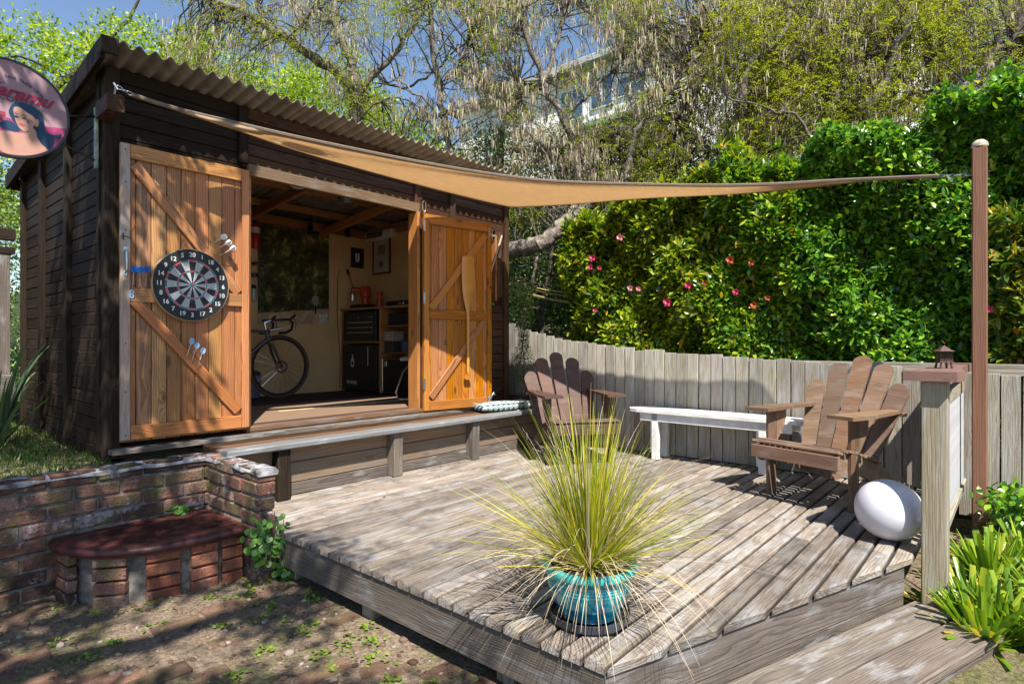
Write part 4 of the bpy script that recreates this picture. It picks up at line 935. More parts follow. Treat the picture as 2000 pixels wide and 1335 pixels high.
ch = empty('folding_chair', 'folded chair of grey tube with pale arm pad inside the right jamb', 'chair', T(3.95, 4.9, FZ))
mb = MB(); mb.tube([(4.02, 4.78, FZ+.012), (3.88, 4.9, FZ+.012), (3.86, 4.92, FZ+.09), (3.92, 4.88, FZ+.30), (4.0, 4.8, FZ+.42)], .011, 8); mb.build('tube_frame', M_METAL, ch, smooth=True)
MB().tube([(3.90, 4.90, FZ+.43), (4.02, 4.80, FZ+.44)], [.018, .022], 8).build('arm_pad', plain('grey_vinyl', (.4, .42, .44), .5), ch, smooth=True)
# ---------------------------------------------------------------- deck
dk = empty('timber_deck', 'large weathered timber deck of narrow silver grey boards in front of the shed', 'deck', T(3.3, 2.3, -.1))
def xend(y):  # right end of boards (step side edge, slanting)
    return 1.70+(1.055-y)/(1.055-.39)*(3.56-1.70) if y < 1.055 else 1.70
DW = .0925
y = .40; k = 0
while y < 3.88:
    yc = y+DW/2
    xa = 1.695 if yc > 1.04 else max(1.70, 1.70+(1.04-yc)/.3365)
    # slanted cut for boards that meet the step edge
    xb = 5.28
    segs_ = [(xa, xb)]
    if k % 4 == 1: c = 3.55+random.uniform(-.3, .5); segs_ = [(xa, c-.002), (c+.002, xb)] if c > xa+.5 else segs_
    for si, (a, b_) in enumerate(segs_):
        y0, y1 = y+.005, y+DW-.005; zt = random.uniform(-.002, .0015)
        if si == 0 and yc < 1.04+DW:
            ca = max(1.70, 1.70+(1.04-y0)/.3365); cb = max(1.70, 1.70+(1.04-y1)/.3365)
        else: ca = cb = a
        l0 = min(ca, cb)
        # local x along board; build with slanted near end and softened top edges
        xm = (l0+b_)/2; ym = (y0+y1)/2; hw = (y1-y0)/2; e = .008
        def ring(xa_, xb_, xr):
            return [(xr(-1, xa_, xb_), -hw, -.034), (xr(1, xa_, xb_), hw, -.034), (xr(1, xa_, xb_), hw, -e), (xr(1, xa_, xb_), hw-e, 0), (xr(-1, xa_, xb_), -hw+e, 0), (xr(-1, xa_, xb_), -hw, -e)]
        near = [(ca-xm, -hw, -.036), (cb-xm, hw, -.036), (cb-xm, hw, -.012), (cb-xm+.010, hw-e*1.3, 0), (ca-xm+.010, -hw+e*1.3, 0), (ca-xm, -hw, -.012)]
        far = [(b_-xm, -hw, -.036), (b_-xm, hw, -.036), (b_-xm, hw, -e), (b_-xm, hw-e, 0), (b_-xm, -hw+e, 0), (b_-xm, -hw, -e)]
        V = near+far; Fc = [(i, (i+1) % 6, (i+1) % 6+6, i+6) for i in range(6)]+[(5, 4, 3, 2, 1, 0), tuple(range(6, 12))]
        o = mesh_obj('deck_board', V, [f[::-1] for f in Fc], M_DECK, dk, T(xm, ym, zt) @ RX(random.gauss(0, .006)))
    y += DW; k += 1
# joists and fascias
bx('fascia', 1.705, 1.745, 1.06, 3.86, -.205, -.042, M_GREYW, dk, bev=.004)
ex, ey = 3.56-1.70, .415-1.04; el_ = math.hypot(ex, ey); nx_, ny_ = ey/el_, -ex/el_   # outward normal of step edge
def along(f, off, z): return Vector((1.70+ex*f+nx_*off, 1.04+ey*f+ny_*off, z))
beam('fascia', along(.0, -.03, -.115), along(.985, -.03, -.115), .035, .15, M_GREYW, dk)
beam('fascia', along(.0, -.034, -.22), along(.985, -.034, -.22), .035, .052, M_GREYW, dk)
for x in (2.4, 3.1, 3.8, 4.5): bx('joist', x, x+.045, 1.0 if x < 3.4 else .6, 3.86, -.14, -.04, M_GREYW, dk, bev=0)
for y_ in (1.35, 2.32, 3.35): bx('bearer', 1.76, 5.2, y_, y_+.06, -.20, -.142, M_GREYW, dk, bev=0)
for (x, y_) in ((1.79, 2.45), (1.80, 1.55), (1.80, 3.2), (3.0, 1.4), (3.0, 2.4), (4.6, 1.4), (4.6, 2.6)): bx('pile', x-.045, x+.045, y_-.045, y_+.045, -.36, -.143, M_POST, dk, bev=.004)
nl = MB()
for y_i in range(36):
    for x in (1.72, 2.42, 3.12, 3.82, 4.52):
        for s_ in (-.022, .022):
            yy = .40+DW*(y_i+.5)+s_
            if yy > 1.06 or x > 3.6 or yy > 1.04-(x-1.7)*.3365+.02: nl.lathe([(0, .0), (.0028, .0)], 6, (x+.02, yy, .0018))
n_ = nl.build('nail_heads', M_RUST, dk); n_['kind'] = 'stuff'
# riser between deck and the bench
rs_ = empty('plank_riser', 'brown horizontal plank wall under the long bench at the back of the deck', 'plank wall', T(3.3, 3.9, 0))
for z0, z1 in ((.004, .088), (.094, .235), (.241, .352)): bx('riser_board', 1.66, 5.26, 3.892+random.uniform(0, .004), 3.92, z0, z1, wood('golden_brown_riser_%d' % int(z0*100), (.26, .17, .09), (.11, .07, .04), grey=(.2, .17, .14), greyamt=.3, rough=.6, ring=.5, knots=.4, bumps=.4) if z0 > .2 else M_GREYW if z0 < .05 else wood('worn_riser_board', (.22, .15, .095), (.10, .065, .045), grey=(.20, .17, .14), greyamt=.4, rough=.65, ring=.5, knots=.5), rs_)
bx('back_board', 1.66, 5.26, 3.925, 3.95, -.2, .35, M_GREYW, rs_)
# long bench
bh = empty('long_bench', 'long low bench with flaking grey edge running along the shed front', 'bench', T(3.4, 3.85, 0))
bx('seat_board', 1.64, 5.27, 3.768, 3.905, .353, .394, M_GPAINT, bh, bev=.008)
bx('seat_board', 1.64, 5.27, 3.911, 4.045, .353, .392, M_LINT, bh, bev=.006)
bx('seat_board', 1.64, 5.27, 4.05, 4.148, .353, .398, M_BROWN, bh, bev=.006)
for x in (1.99, 2.965, 3.865): bx('leg', x-.0, x+.09, 3.80, 3.89, .001, .352, M_GREYW if x > 2 else M_DARK, bh, bev=.005)
# ---------------------------------------------------------------- front step
fs = empty('timber_step', 'wide grey timber step below the deck edge at the front right', 'step', T(2.8, .3, -.4))
def al2(f, off, z): return along(f, off, z)
for (o0, wd) in ((.095, .19), (.290, .185)):
    beam('tread', al2(-.25, o0, -.246), al2(1.02, o0, -.246), wd, .042, M_GREYW, fs, bev=.006)
beam('riser', al2(-.25, .355, -.33), al2(1.0, .355, -.33), .03, .115, M_GREYW, fs)
beam('riser', al2(-.25, .01, -.34), al2(.99, .01, -.34), .03, .14, M_GREYW, fs); beam('side_board', al2(1.0, .03, -.34), al2(1.0, .34, -.34), .03, .135, M_GREYW, fs)
# ---------------------------------------------------------------- fence
fn = empty('paling_fence', 'weathered vertical paling fence with uneven tops behind the deck', 'fence', T(5.3, 3, 0))
y = 7.2; i = 0
prev_h = None
while y > -3.2:
    wd = .105+random.uniform(-.006, .006)
    top = 1.33 if y > 4.6 else 1.155+(y-4.3)*.105 if y > 2.9 else 1.01+(y-2.9)*.055
    if y > 3.9: top = 1.11+(y-3.9)*.27
    top = min(top, 1.6)+random.uniform(-.012, .012)
    h0 = -.15 if y < .4 or y > 3.9 else .004
    x = 5.30+random.uniform(-.006, .006)
    o = bx('paling', x-.010, x+.010, y-wd, y, h0, top, M_FENCE, fn, bev=.002, jit=.004, axis='z')
    y -= wd+random.uniform(.004, .011)
for z in (.28, .85): bx('fence_rail', 5.318, 5.37, -3.2, 7.1, z, z+.08, M_FENCE, fn)
# left gate like fence behind shed
fl = empty('dark_rail_fence', 'dark wooden rail fence with pale paling just left of the shed', 'fence', T(.95, 6.75, .3))
bx('top_rail', -1.6, 1.08, 6.70, 6.78, 1.98, 2.08, M_DARK, fl); bx('rail', -1.6, 1.08, 6.72, 6.76, 1.86, 1.92, M_DARK, fl); bx('bottom_rail', -1.6, 1.08, 6.70, 6.78, .62, .80, M_GREYW, fl)
x = -1.5; i = 0
while x < 1.0:
    bx('paling', x, x+.115, 6.73, 6.75, .80, 1.86, M_GREYW if i % 3 == 1 else M_DARK, fl); x += .128; i += 1
# ---------------------------------------------------------------- balustrade
rl = empty('balustrade', 'short weathered balustrade with square post and chalky white balusters beside the egg lamp', 'balustrade', T(4.2, .3, 0))
bx('post', 3.60, 3.705, .265, .375, -.34, .888, M_POST, rl, bev=.006)
bx('top_rail', 3.707, 5.24, .29, .335, .74, .815, M_POST, rl); bx('bottom_rail', 3.707, 5.24, .28, .345, .085, .125, M_POST, rl)
x = 3.80; 
while x < 5.2: bx('baluster', x, x+.042, .295, .335, .126, .739, M_BALUS, rl, bev=.003); x += .082
V, Fc = poly_prism([(3.55, .445), (3.55, .225), (3.64, .20), (3.9, .225), (4.2, .245), (4.85, .25), (5.22, .25), (5.22, .385), (3.9, .40), (3.62, .455)], .889, .938)
cp = MB().add(V, Fc).build('cap_board', M_CAP, rl)
# lantern on the cap
ln = empty('pagoda_lantern', 'small rusty pagoda lantern standing on the balustrade cap', 'lantern', T(4.02, .315, .939))
with frame(T(4.03, .315, .939) @ RZ(R(30))):
    mb = MB()
    for a in range(4): mb.tube([(.04*cos(pi/4+a*pi/2), .04*sin(pi/4+a*pi/2), .0), (.033*cos(pi/4+a*pi/2), .033*sin(pi/4+a*pi/2), .034)], [.007, .005], 6)
    mb.box(-.034, .034, -.034, .034, .032, .040); mb.build('legs', M_RUST, ln)
    mb = MB()
    for i in range(6):
        q = -.028+i*.0112
        for s_ in (-.029, .029):
            mb.box(q-.0015, q+.0015, s_-.0015, s_+.0015, .040, .086); mb.box(s_-.0015, s_+.0015, q-.0015, q+.0015, .040, .086)
            z = .042+i*.0085; mb.box(-.03, .03, s_-.002, s_+.002, z-.0012, z+.0012); mb.box(s_-.002, s_+.002, -.03, .03, z-.0012, z+.0012)
    mb.build('lattice_body', M_RUST, ln)
    V = []; 
    prof = [(.066, .090), (.045, .094), (.028, .104), (.012, .118), (.004, .126)]
    for r, z in prof:
        for a in range(4): V.append((r*1.2*cos(pi/4+a*pi/2), r*1.2*sin(pi/4+a*pi/2), z+(.004 if r > .06 else 0)))
    Fc = [(i*4+k, i*4+(k+1) % 4, (i+1)*4+(k+1) % 4, (i+1)*4+k) for i in range(4) for k in range(4)]+[(3, 2, 1, 0), (16, 17, 18, 19)]
    MB().add(V, Fc).build('roof', M_RUST, ln)
    MB().tube([(.002, 0, .122), (-.012, 0, .135), (.012, .004, .152)], .0022, 6).build('hook', M_RUST, ln)
# sail pole
pl = empty('sail_pole', 'tall reddish brown square pole with stone cap holding the sail corner', 'pole', T(4.87, .19, -.2))
bx('pole', 4.830, 4.910, .152, .232, -.25, 2.345, M_POLE, pl, bev=.007)
MB().lathe([(0, 0), (.044, 0), (.046, .012), (.039, .03), (.022, .045), (0, .05)], 20, (4.87, .192, 2.346)).build('stone_cap', plain('speckled_stone_cap', (.42, .38, .28), .8, noise=.5, nscale=60), pl, smooth=True)
# ---------------------------------------------------------------- shade sail
ss = empty('shade_sail', 'sand coloured triangular shade sail stretched from shed to pole', 'shade sail', T(3.5, 2.8, 2.4))
Apt = Vector((1.18, 4.0, 2.555)); Bp = px(1832, 344, 3.74); Cp = px(997, 404, 6.12)
m, t, b = newmat('sand_knitted_shade_cloth'); b.inputs['Roughness'].default_value = .8; b.inputs['Specular IOR Level'].default_value = .1
tc = N(t, 'ShaderNodeTexCoord'); mp = N(t, 'ShaderNodeMapping'); mp.inputs['Scale'].default_value = (9, 110, 110); mp.inputs['Rotation'].default_value = (0, 0, R(-35)); t.links.new(tc.outputs['Object'], mp.inputs[0])
n = N(t, 'ShaderNodeTexNoise'); n.inputs['Scale'].default_value = 1; n.inputs['Detail'].default_value = 5; t.links.new(mp.outputs[0], n.inputs['Vector'])
col = ramp(t, [(.3, (.64, .49, .33)), (.7, (.76, .62, .45))], n.outputs[0]); t.links.new(col, b.inputs['Base Color'])
tr = N(t, 'ShaderNodeBsdfTranslucent'); t.links.new(mixc(t, 1, col, (1.0, .97, .90), 'MULTIPLY'), tr.inputs[0]); mx = N(t, 'ShaderNodeMixShader'); mx.inputs[0].default_value = .62
t.links.new(b.outputs[0], mx.inputs[1]); t.links.new(tr.outputs[0], mx.inputs[2]); t.links.new(mx.outputs[0], t.nodes['Material Output'].inputs[0])
M_SAIL = m; M_WEB = plain('brown_sail_webbing', (.16, .12, .085), .8)
def resample(pts, n):
    out = []; m_ = len(pts)
    for i in range(m_-1):
        p0 = pts[max(i-1, 0)]; p1 = pts[i]; p2 = pts[i+1]; p3 = pts[min(i+2, m_-1)]
        for q in range(12):
            u = q/12; out.append(.5*((2*p1)+(p2-p0)*u+(2*p0-5*p1+4*p2-p3)*u*u+(3*p1-3*p2+p3-p0)*u**3))
    out.append(pts[-1]); L_ = [0]
    for i in range(1, len(out)): L_.append(L_[-1]+(out[i]-out[i-1]).length)
    res = []; j = 0
    for k in range(n+1):
        t_ = L_[-1]*k/n
        while j < len(out)-2 and L_[j+1] < t_: j += 1
        res.append(out[j].lerp(out[j+1], min(1, max(0, (t_-L_[j])/max(1e-9, L_[j+1]-L_[j])))))
    return res
# edges surveyed in shed axes (metres)
AB = resample([Apt, px(345, 213, 3.62), px(460, 240, 3.90), px(600, 272, 4.13), px(812, 315, 4.51), px(975, 342, 4.80), px(1100, 355, 4.82), px(1305, 361, 4.60), px(1475, 361, 4.40), px(1645, 352, 4.14), Bp], 40)
AC = resample([Apt, px(345, 216, 3.66), px(460, 253, 3.98), px(600, 300, 4.33), px(812, 359, 5.21), px(930, 389, 5.75), Cp], 40)
CB = resample([Cp, px(1100, 399.5, 5.76), px(1262, 387, 5.18), px(1432, 379, 4.70), px(1581, 366, 4.35), px(1687, 353.5, 4.12), Bp], 40)
Nn = 40; V = []; idx_ = {}
for i in range(Nn+1):
    for j in range(Nn+1-i):
        u_, v_ = i/Nn, j/Nn; w0 = 1-u_-v_   # A, B, C weights
        # transfinite blend over a triangle
        a, b2, c = w0, u_, v_
        lin = Apt*a+Bp*b2+Cp*c
        def off(curve, P0, P1, f):
            k = f*Nn; i0 = min(int(k), Nn-1); p = curve[i0].lerp(curve[i0+1], k-i0); return p-P0.lerp(P1, f)
        d = Vector()
        if a+b2 > 1e-6: d += off(AB, Apt, Bp, b2/(a+b2))*(a+b2)**2.0
        if a+c > 1e-6: d += off(AC, Apt, Cp, c/(a+c))*(a+c)**2.0
        if c+b2 > 1e-6: d += off(CB, Cp, Bp, b2/(c+b2))*(c+b2)**2.0
        idx_[(i, j)] = len(V); V.append(lin+d)
Fc = []
for i in range(Nn):
    for j in range(Nn-i):
        Fc.append((idx_[(i, j)], idx_[(i+1, j)], idx_[(i, j+1)]))
        if j < Nn-i-1: Fc.append((idx_[(i+1, j)], idx_[(i+1, j+1)], idx_[(i, j+1)]))
cloth = mesh_obj('cloth', V, Fc, M_SAIL, ss, smooth=True); md = cloth.modifiers.new('t', 'SOLIDIFY'); md.thickness = .002
for k_, crv in enumerate(([V[idx_[(i, 0)]] for i in range(Nn+1)], [V[idx_[(0, j)]] for j in range(Nn+1)], [V[idx_[(i, Nn-i)]] for i in range(Nn+1)])):
    v2, f2 = tube_geo(crv, .013 if k_ == 0 else .005, 6); MB().add([Vector((q.x, q.y, q.z)) for q in v2], f2).build('webbing_edge', M_WEB, ss, smooth=True)
def chain(name, label, p, q, n=None):
    p, q = Vector(p), Vector(q); d = q-p; l = d.length; n = n or max(2, int(l/.032)); e = empty(name, label, 'chain', T(*p))
    X = d.normalized(); Yv = X.orthogonal().normalized(); Zv = X.cross(Yv)
    for i in range(n):
        c = p+d*((i+.5)/n); S = Yv if i % 2 else Zv; h = l/n*.62
        pts = [c+X*h*cos(a)+S*.009*sin(a) for a in [2*pi*k/12 for k in range(13)]]
        MB().tube(pts, .003, 6, False).build('link', M_STEEL, e, smooth=True)
    return e
chain('sail_chain', 'bright steel chain from the sail corner to the brown pole', Bp, (4.845, .235, 2.168), 6)
MB_h = chain('sail_chain', 'short steel chain holding the sail at the left shed corner', (1.10, 3.99, 2.575), Apt, 3)
ah = empty('anchor_block', 'short brown timber block holding the sail hook at the left shed corner', 'block', T(1.1, 4.1, 2.5))
bx('block', 1.06, 1.15, 4.02, 4.255, 2.44, 2.54, M_BROWN, ah); h = MB(); h.tube([(1.10, 4.03, 2.54), (1.10, 4.0, 2.59), (1.08, 3.97, 2.58), (1.10, 3.97, 2.55)], .006, 6); h.build('hook', M_STEEL, ah, smooth=True)
chain('sail_chain', 'short steel chain holding the sail at the right shed corner', Cp, (4.86, 4.255, 2.60), 5)
# carabiner above the right door
cbn = empty('carabiner', 'steel carabiner hanging over the hinge of the right shed door', 'carabiner', T(3.62, 4.19, 2.33))
with frame(T(3.625, 4.20, 2.345)):
    MB().tube([(.02*sin(a)*(1.0+.35*cos(a)), 0, .055*cos(a)) for a in [2*pi*k/20 for k in range(21)]], .0045, 8, False).build('ring', M_STEEL, cbn, smooth=True); MB().tube([(0, 0, .055), (.01, .03, .085), (0, .06, .08)], .004, 6).build('eye_hook', M_STEEL, cbn)
# diagonal prop cord near narrow window
cd_ = empty('door_prop', 'pale slanting timber prop in front of the narrow shed window', 'prop', T(4.6, 4.25, 1.9))
beam('strut', (4.47, 4.20, 1.66), (4.76, 4.24, 2.24), .012, .02, M_PINE_S, cd_)
# ---------------------------------------------------------------- adirondack chairs
def adirondack(M, label, mat):
    c = empty('adirondack_chair', label, 'chair', M, 'wooden adirondack chairs on the deck')
    with frame(M):
        # local: faces -Y, x across
        for s_ in (-1, 1):
            beam('leg', (s_*.288, .02, 0), (s_*.288, .02, .597), .026, .092, mat, c, up=(0, 1, 0), bev=.004)
            # side rail that slopes to the ground as the rear leg
            pts = [(-.165, .37), (-.18, .30), (-.15, .26), (.05, .245), (.46, .10), (.80, .0), (.90, .0), (.86, .055), (.60, .13), (.40, .255), (.10, .36), (-.10, .385)]
            V = [(s_*.262-.0125, y, z) for y, z in pts]+[(s_*.262+.0125, y, z) for y, z in pts]; n = len(pts)
            MB().add(V, [tuple(range(n)), tuple(range(2*n-1, n-1, -1))]+[(i, (i+1) % n, (i+1) % n+n, i+n) for i in range(n)]).build('side_rail', mat, c)
            # arm, shaped bracket below
            pa = [(s_*.205, -.14), (s_*.375, -.155), (s_*.39, -.05), (s_*.385, .12), (s_*.36, .38), (s_*.325, .62), (s_*.26, .62), (s_*.25, .35), (s_*.225, .1)]
            if s_ < 0: pa = pa[::-1]
            V, Fc = poly_prism(pa, .600, .622); MB().add(V, Fc).build('arm', mat, c)
            br = [(.07, .598), (.19, .598), (.185, .53), (.15, .46), (.10, .40), (.07, .37)]
            V = [(s_*.288-.011, y, z) for y, z in br]+[(s_*.288+.011, y, z) for y, z in br]; n = len(br)
            MB().add(V, [tuple(range(n)), tuple(range(2*n-1, n-1, -1))]+[(i, (i+1) % n, (i+1) % n+n, i+n) for i in range(n)]).build('arm_bracket', mat, c)
        bx('front_apron', -.305, .305, -.192, -.170, .285, .372, mat, c)
        sl = [(-.155, .392), (-.095, .396), (-.03, .388), (.04, .372), (.11, .352), (.18, .331), (.25, .307), (.32, .283)]
        for y, z in sl: beam('seat_slat', (-.305, y, z), (.305, y, z), .052, .018, mat, c, up=(0, .28, 1))
        # fan back
        byt, bzt, lean = .33, .22, .49
        for k in range(-2, 3):
            h = {0: .86, 1: .80, 2: .66}[abs(k)]; w0, w1 = .094, .132; a = k*R(4.7); xb = k*.100
            n = 10; out = []
            for q in range(2): out.append((-w0/2 if q == 0 else w0/2, 0))
            top = [(w1/2*cos(t_), h-.05+.05*sin(t_)) for t_ in [pi*j/n for j in range(n+1)]]
            if abs(k) == 2: top = [(x, z-(x*(-1 if k < 0 else 1)+.0)*.45*(1 if x*(1 if k > 0 else -1) > 0 else 0)*(1)) for x, z in top]
            pts = [out[0], out[1]]+top
            MB().prism(pts, -.010, .010).build('back_slat', mat, c, T(xb, byt+.0, bzt) @ RX(-lean) @ RY(a))
        ly = byt+math.tan(lean)*(.60-bzt)+.03
        bx('back_brace', -.345, .345, ly+.0, ly+.045, .575, .598, mat, c); bx('back_brace', -.26, .26, byt+.045, byt+.075, .24, .31, mat, c)
    return c
def cpt(x, y): return Vector((A_[0]*x+A_[1]*y, -A_[1]*x+A_[0]*y, 0))
def chair_at(legL, legR):
    """camera space (x, depth) of the two front legs, left one first as the camera sees it"""
    a, b2 = cpt(*legL), cpt(*legR); mid = (a+b2)/2; d = (b2-a).normalized()
    return T(mid.x, mid.y, 0) @ RZ(math.atan2(d.y, d.x))
adirondack(chair_at((1.846, 4.24), (2.168, 3.74)), 'worn brown adirondack chair beside the egg lamp, facing the shed', M_CHAIR)
adirondack(chair_at((.34, 5.20), (.88, 5.33)), 'dark shabby adirondack chair by the long bench, behind the potted grass', M_CHAIR2)
# ---------------------------------------------------------------- white bench
wbn = empty('white_bench', 'white painted plank bench against the paling fence', 'bench', T(5.1, 2.1, 0))
V, Fc = poly_prism([(4.95, 1.32), (4.975, 1.27), (5.03, 1.25), (5.16, 1.25), (5.22, 1.275), (5.24, 1.32), (5.24, 2.72), (5.22, 2.80), (5.16, 2.84), (5.03, 2.84), (4.975, 2.80), (4.95, 2.72)], .432, .462)
MB().add(V, Fc).build('seat_board', M_WHITE, wbn)
bx('apron', 4.975, 4.998, 1.36, 2.70, .355, .431, M_WHITE, wbn); bx('apron', 5.20, 5.222, 1.36, 2.70, .355, .431, M_WHITE, wbn)
for y_ in (1.60, 2.56):
    bx('end_board', 5.0, 5.2, y_+.025, y_+.045, .06, .43, M_WHITE, wbn)
    for x in (4.975, 5.165): bx('leg', x, x+.06, y_-.04, y_+.02, .001, .431, M_WHITE, wbn, bev=.004)
# ---------------------------------------------------------------- egg lamp
eg = bpy.data.meshes.new('egg_lamp'); bm = bmesh.new(); bmesh.ops.create_uvsphere(bm, u_segments=48, v_segments=32, radius=1)
for v in bm.verts:
    f = 1-.06*v.co.z; v.co = Vector((v.co.x*.160*f, v.co.y*.160*f, v.co.z*.175))
for f in bm.faces: f.smooth = True
bm.to_mesh(eg); bm.free(); eg.materials.append(M_EGG)
eo = empty('egg_lamp', 'white egg shaped outdoor lamp lying on the deck by the balustrade post', 'lamp', T(3.78, .555, 0))
MBE = None
dirE = Vector((A_[0], -A_[1], 0))*.86+Vector((0, 0, -.38))+Vector((A_[1], A_[0], 0))*.2; q = dirE.to_track_quat('Z', 'Y').to_matrix().to_4x4()
link(bpy.data.objects.new('shell', eg), T(3.79, .535, .166) @ q, eo)
with frame(T(3.79, .535, .166) @ q):
    MB().lathe([(0, .1795), (.03, .179), (.035, .19), (.035, .18)], 24).build('base_plug', M_CREAMP, eo, smooth=True)
    MB().lathe([(.1500, .052), (.1515, .054), (.1500, .056)], 64).build('seam', plain('seam_grime', (.30, .29, .27), .6), eo, smooth=True)
# ---------------------------------------------------------------- cushion
cu = empty('patterned_cushion', 'flat box cushion with teal and white diamond print on the long bench', 'cushion', T(4.35, 3.95, .395))
m, t, b = newmat('teal_diamond_fabric'); b.inputs['Roughness'].default_value = .85
tc = N(t, 'ShaderNodeTexCoord'); sx = N(t, 'ShaderNodeSeparateXYZ'); t.links.new(tc.outputs['Object'], sx.inputs[0])
S_ = 1/.062
def tri(x): return math_(t, 'ABSOLUTE', math_(t, 'SUBTRACT', math_(t, 'FRACT', x), .5))
xx = math_(t, 'MULTIPLY', sx.outputs[0], S_); zz = math_(t, 'MULTIPLY', math_(t, 'ADD', sx.outputs[2], sx.outputs[1]), S_)
dd = math_(t, 'ADD', tri(xx), tri(zz))
bands = ramp(t, [(0, (.62, .32, .2)), (.11, (.62, .32, .2)), (.13, (.7, .67, .58)), (.26, (.7, .67, .58)), (.28, (.03, .14, .19)), (.42, (.03, .14, .19)), (.44, (.72, .7, .62)), (.55, (.72, .7, .62)), (.57, (.02, .12, .18)), (.8, (.02, .12, .18)), (1, (.72, .7, .62))], dd)
for n_ in t.nodes:
    if n_.type == 'VALTORGB' and len(n_.color_ramp.elements) > 8: n_.color_ramp.interpolation = 'CONSTANT'
t.links.new(bands, b.inputs['Base Color']); M_CUSH = m
bm = bmesh.new(); bmesh.ops.create_cube(bm, size=1); bmesh.ops.subdivide_edges(bm, edges=bm.edges[:], cuts=12, use_grid_fill=True)
for v in bm.verts:
    x, y_, z = v.co; puff = (1-(2*x)**4*.35)*(1-(2*y_)**4*.35)
    v.co = Vector((x*.62*(1-.04*(2*z)**2), y_*.20*(1-.06*(2*z)**2), z*.088*puff+.004*sin(x*17)*(z > 0)))
bmesh.ops.smooth_vert(bm, verts=bm.verts, factor=.4, use_axis_x=True, use_axis_y=True, use_axis_z=True)
for f in bm.faces: f.smooth = True
me = bpy.data.meshes.new('cover'); bm.to_mesh(me); bm.free(); me.materials.append(M_CUSH)
with frame(T(4.46, 3.96, .442) @ RZ(R(-12))):
    link(bpy.data.objects.new('cover', me), Matrix.Identity(4), cu)
    MB().tube([(x*.305, y_*.095, .036) for x, y_ in ((-1, -1), (0, -1.04), (1, -1), (1, 1), (0, 1), (-1, 1), (-1, -1))], .004, 6).build('piping', M_CREAMP, cu)
    MB().tube([(.1, -.11, -.04), (.17, -.14, -.045), (.12, -.17, -.045), (.22, -.16, -.046)], .003, 5).build('tie_cord', M_CREAMP, cu)
# ---------------------------------------------------------------- glazed pot with grass
PX, PY = 1.945, 1.275
pt = empty('glazed_pot', 'turquoise ribbed glazed pot in a dark saucer on the deck corner', 'pot', T(PX, PY, 0))
m, t, b = newmat('turquoise_crackle_glaze'); b.inputs['Roughness'].default_value = .12; b.inputs['Coat Weight'].default_value = .6
tc = N(t, 'ShaderNodeTexCoord'); n = N(t, 'ShaderNodeTexNoise'); n.inputs['Scale'].default_value = 14; n.inputs['Detail'].default_value = 6; t.links.new(tc.outputs['Object'], n.inputs['Vector'])
sx = N(t, 'ShaderNodeSeparateXYZ'); t.links.new(tc.outputs['Object'], sx.inputs[0])
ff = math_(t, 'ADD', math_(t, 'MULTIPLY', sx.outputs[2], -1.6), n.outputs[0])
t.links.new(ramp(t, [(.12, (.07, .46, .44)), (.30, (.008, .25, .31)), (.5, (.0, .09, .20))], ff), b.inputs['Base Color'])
mb = MB(); prof = [(0, .03), (.108, .03), (.117, .034)]
for i in range(11):
    z = .036+i*.0125; f = (z-.036)/.14; r = .120+.043*sin(min(f, 1)*pi*.55); prof += [(r-.0025, z), (r+.001, z+.006)]
prof += [(.158, .178), (.160, .192), (.186, .205), (.190, .216), (.186, .227), (.172, .231), (.156, .226), (.152, .20), (0, .198)]
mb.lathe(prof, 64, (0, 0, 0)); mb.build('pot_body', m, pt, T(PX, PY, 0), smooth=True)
MB().lathe([(0, .002), (.135, .002), (.152, .012), (.158, .042), (.153, .043), (.146, .016), (0, .012)], 48).build('saucer', plain('dark_grey_saucer', (.05, .055, .07), .3), pt, T(PX, PY, 0), smooth=True)
MB().lathe([(0, .212), (.10, .214), (.153, .205)], 32).build('soil', plain('potting_soil', (.05, .035, .025), .95, noise=.5), pt, T(PX, PY, 0))
def blades(name, n, c, r0, Lr, spread, droop, wid, mat, parent, segs=8, up=0, seed=3, dz=0):
    g_ = np.random.default_rng(seed); V = np.zeros((n, (segs+1)*2, 3))
    for i in range(n):
        a = g_.uniform(0, 2*pi); rr = r0*math.sqrt(g_.uniform(0, 1)); el = g_.uniform(*spread) if isinstance(spread, tuple) else g_.normal(up, spread); l = g_.uniform(*Lr)
        tilt = abs(el); az = a+g_.normal(0, .35)
        p = np.array([c[0]+rr*cos(a), c[1]+rr*sin(a), c[2]]); d = np.array([sin(tilt)*cos(az), sin(tilt)*sin(az), cos(tilt)])
        dr = g_.uniform(*droop); side = np.array([-sin(az), cos(az), 0])+g_.normal(0, .35, 3); side /= np.linalg.norm(side); wv = g_.uniform(-.05, .05)
        for s_ in range(segs+1):
            f = s_/segs; w_ = wid*(1-.85*f**2)*.5
            V[i, 2*s_] = p+side*w_; V[i, 2*s_+1] = p-side*w_
            d = d+np.array([cos(az)*.4*dr, sin(az)*.4*dr, -dr])*(.25+f)*(1.6/segs)+np.array([-sin(az), cos(az), 0])*wv/segs; d /= np.linalg.norm(d)
            p = p+d*l/segs
            if p[2] < dz+.004: p[2] = dz+.004+g_.uniform(0, .01)
    k = (segs+1)*2; q = np.array([[2*s_, 2*s_+1, 2*s_+3, 2*s_+2] for s_ in range(segs)]); Fq = (q[None]+(np.arange(n)*k)[:, None, None]).reshape(-1, 4)
    return np_mesh(name, V.reshape(-1, 3), Fq, mat, parent)
gg = empty('tussock_grass', 'big arching yellow green tussock grass growing in the turquoise pot', 'grass plant', T(PX, PY, .21))
ML_G = leafmat('tussock_green', [(0, (.08, .12, .01)), (.3, (.22, .28, .015)), (.6, (.40, .42, .02)), (.85, (.54, .48, .035)), (1, (.5, .36, .08))], rough=.4, trans=.3)
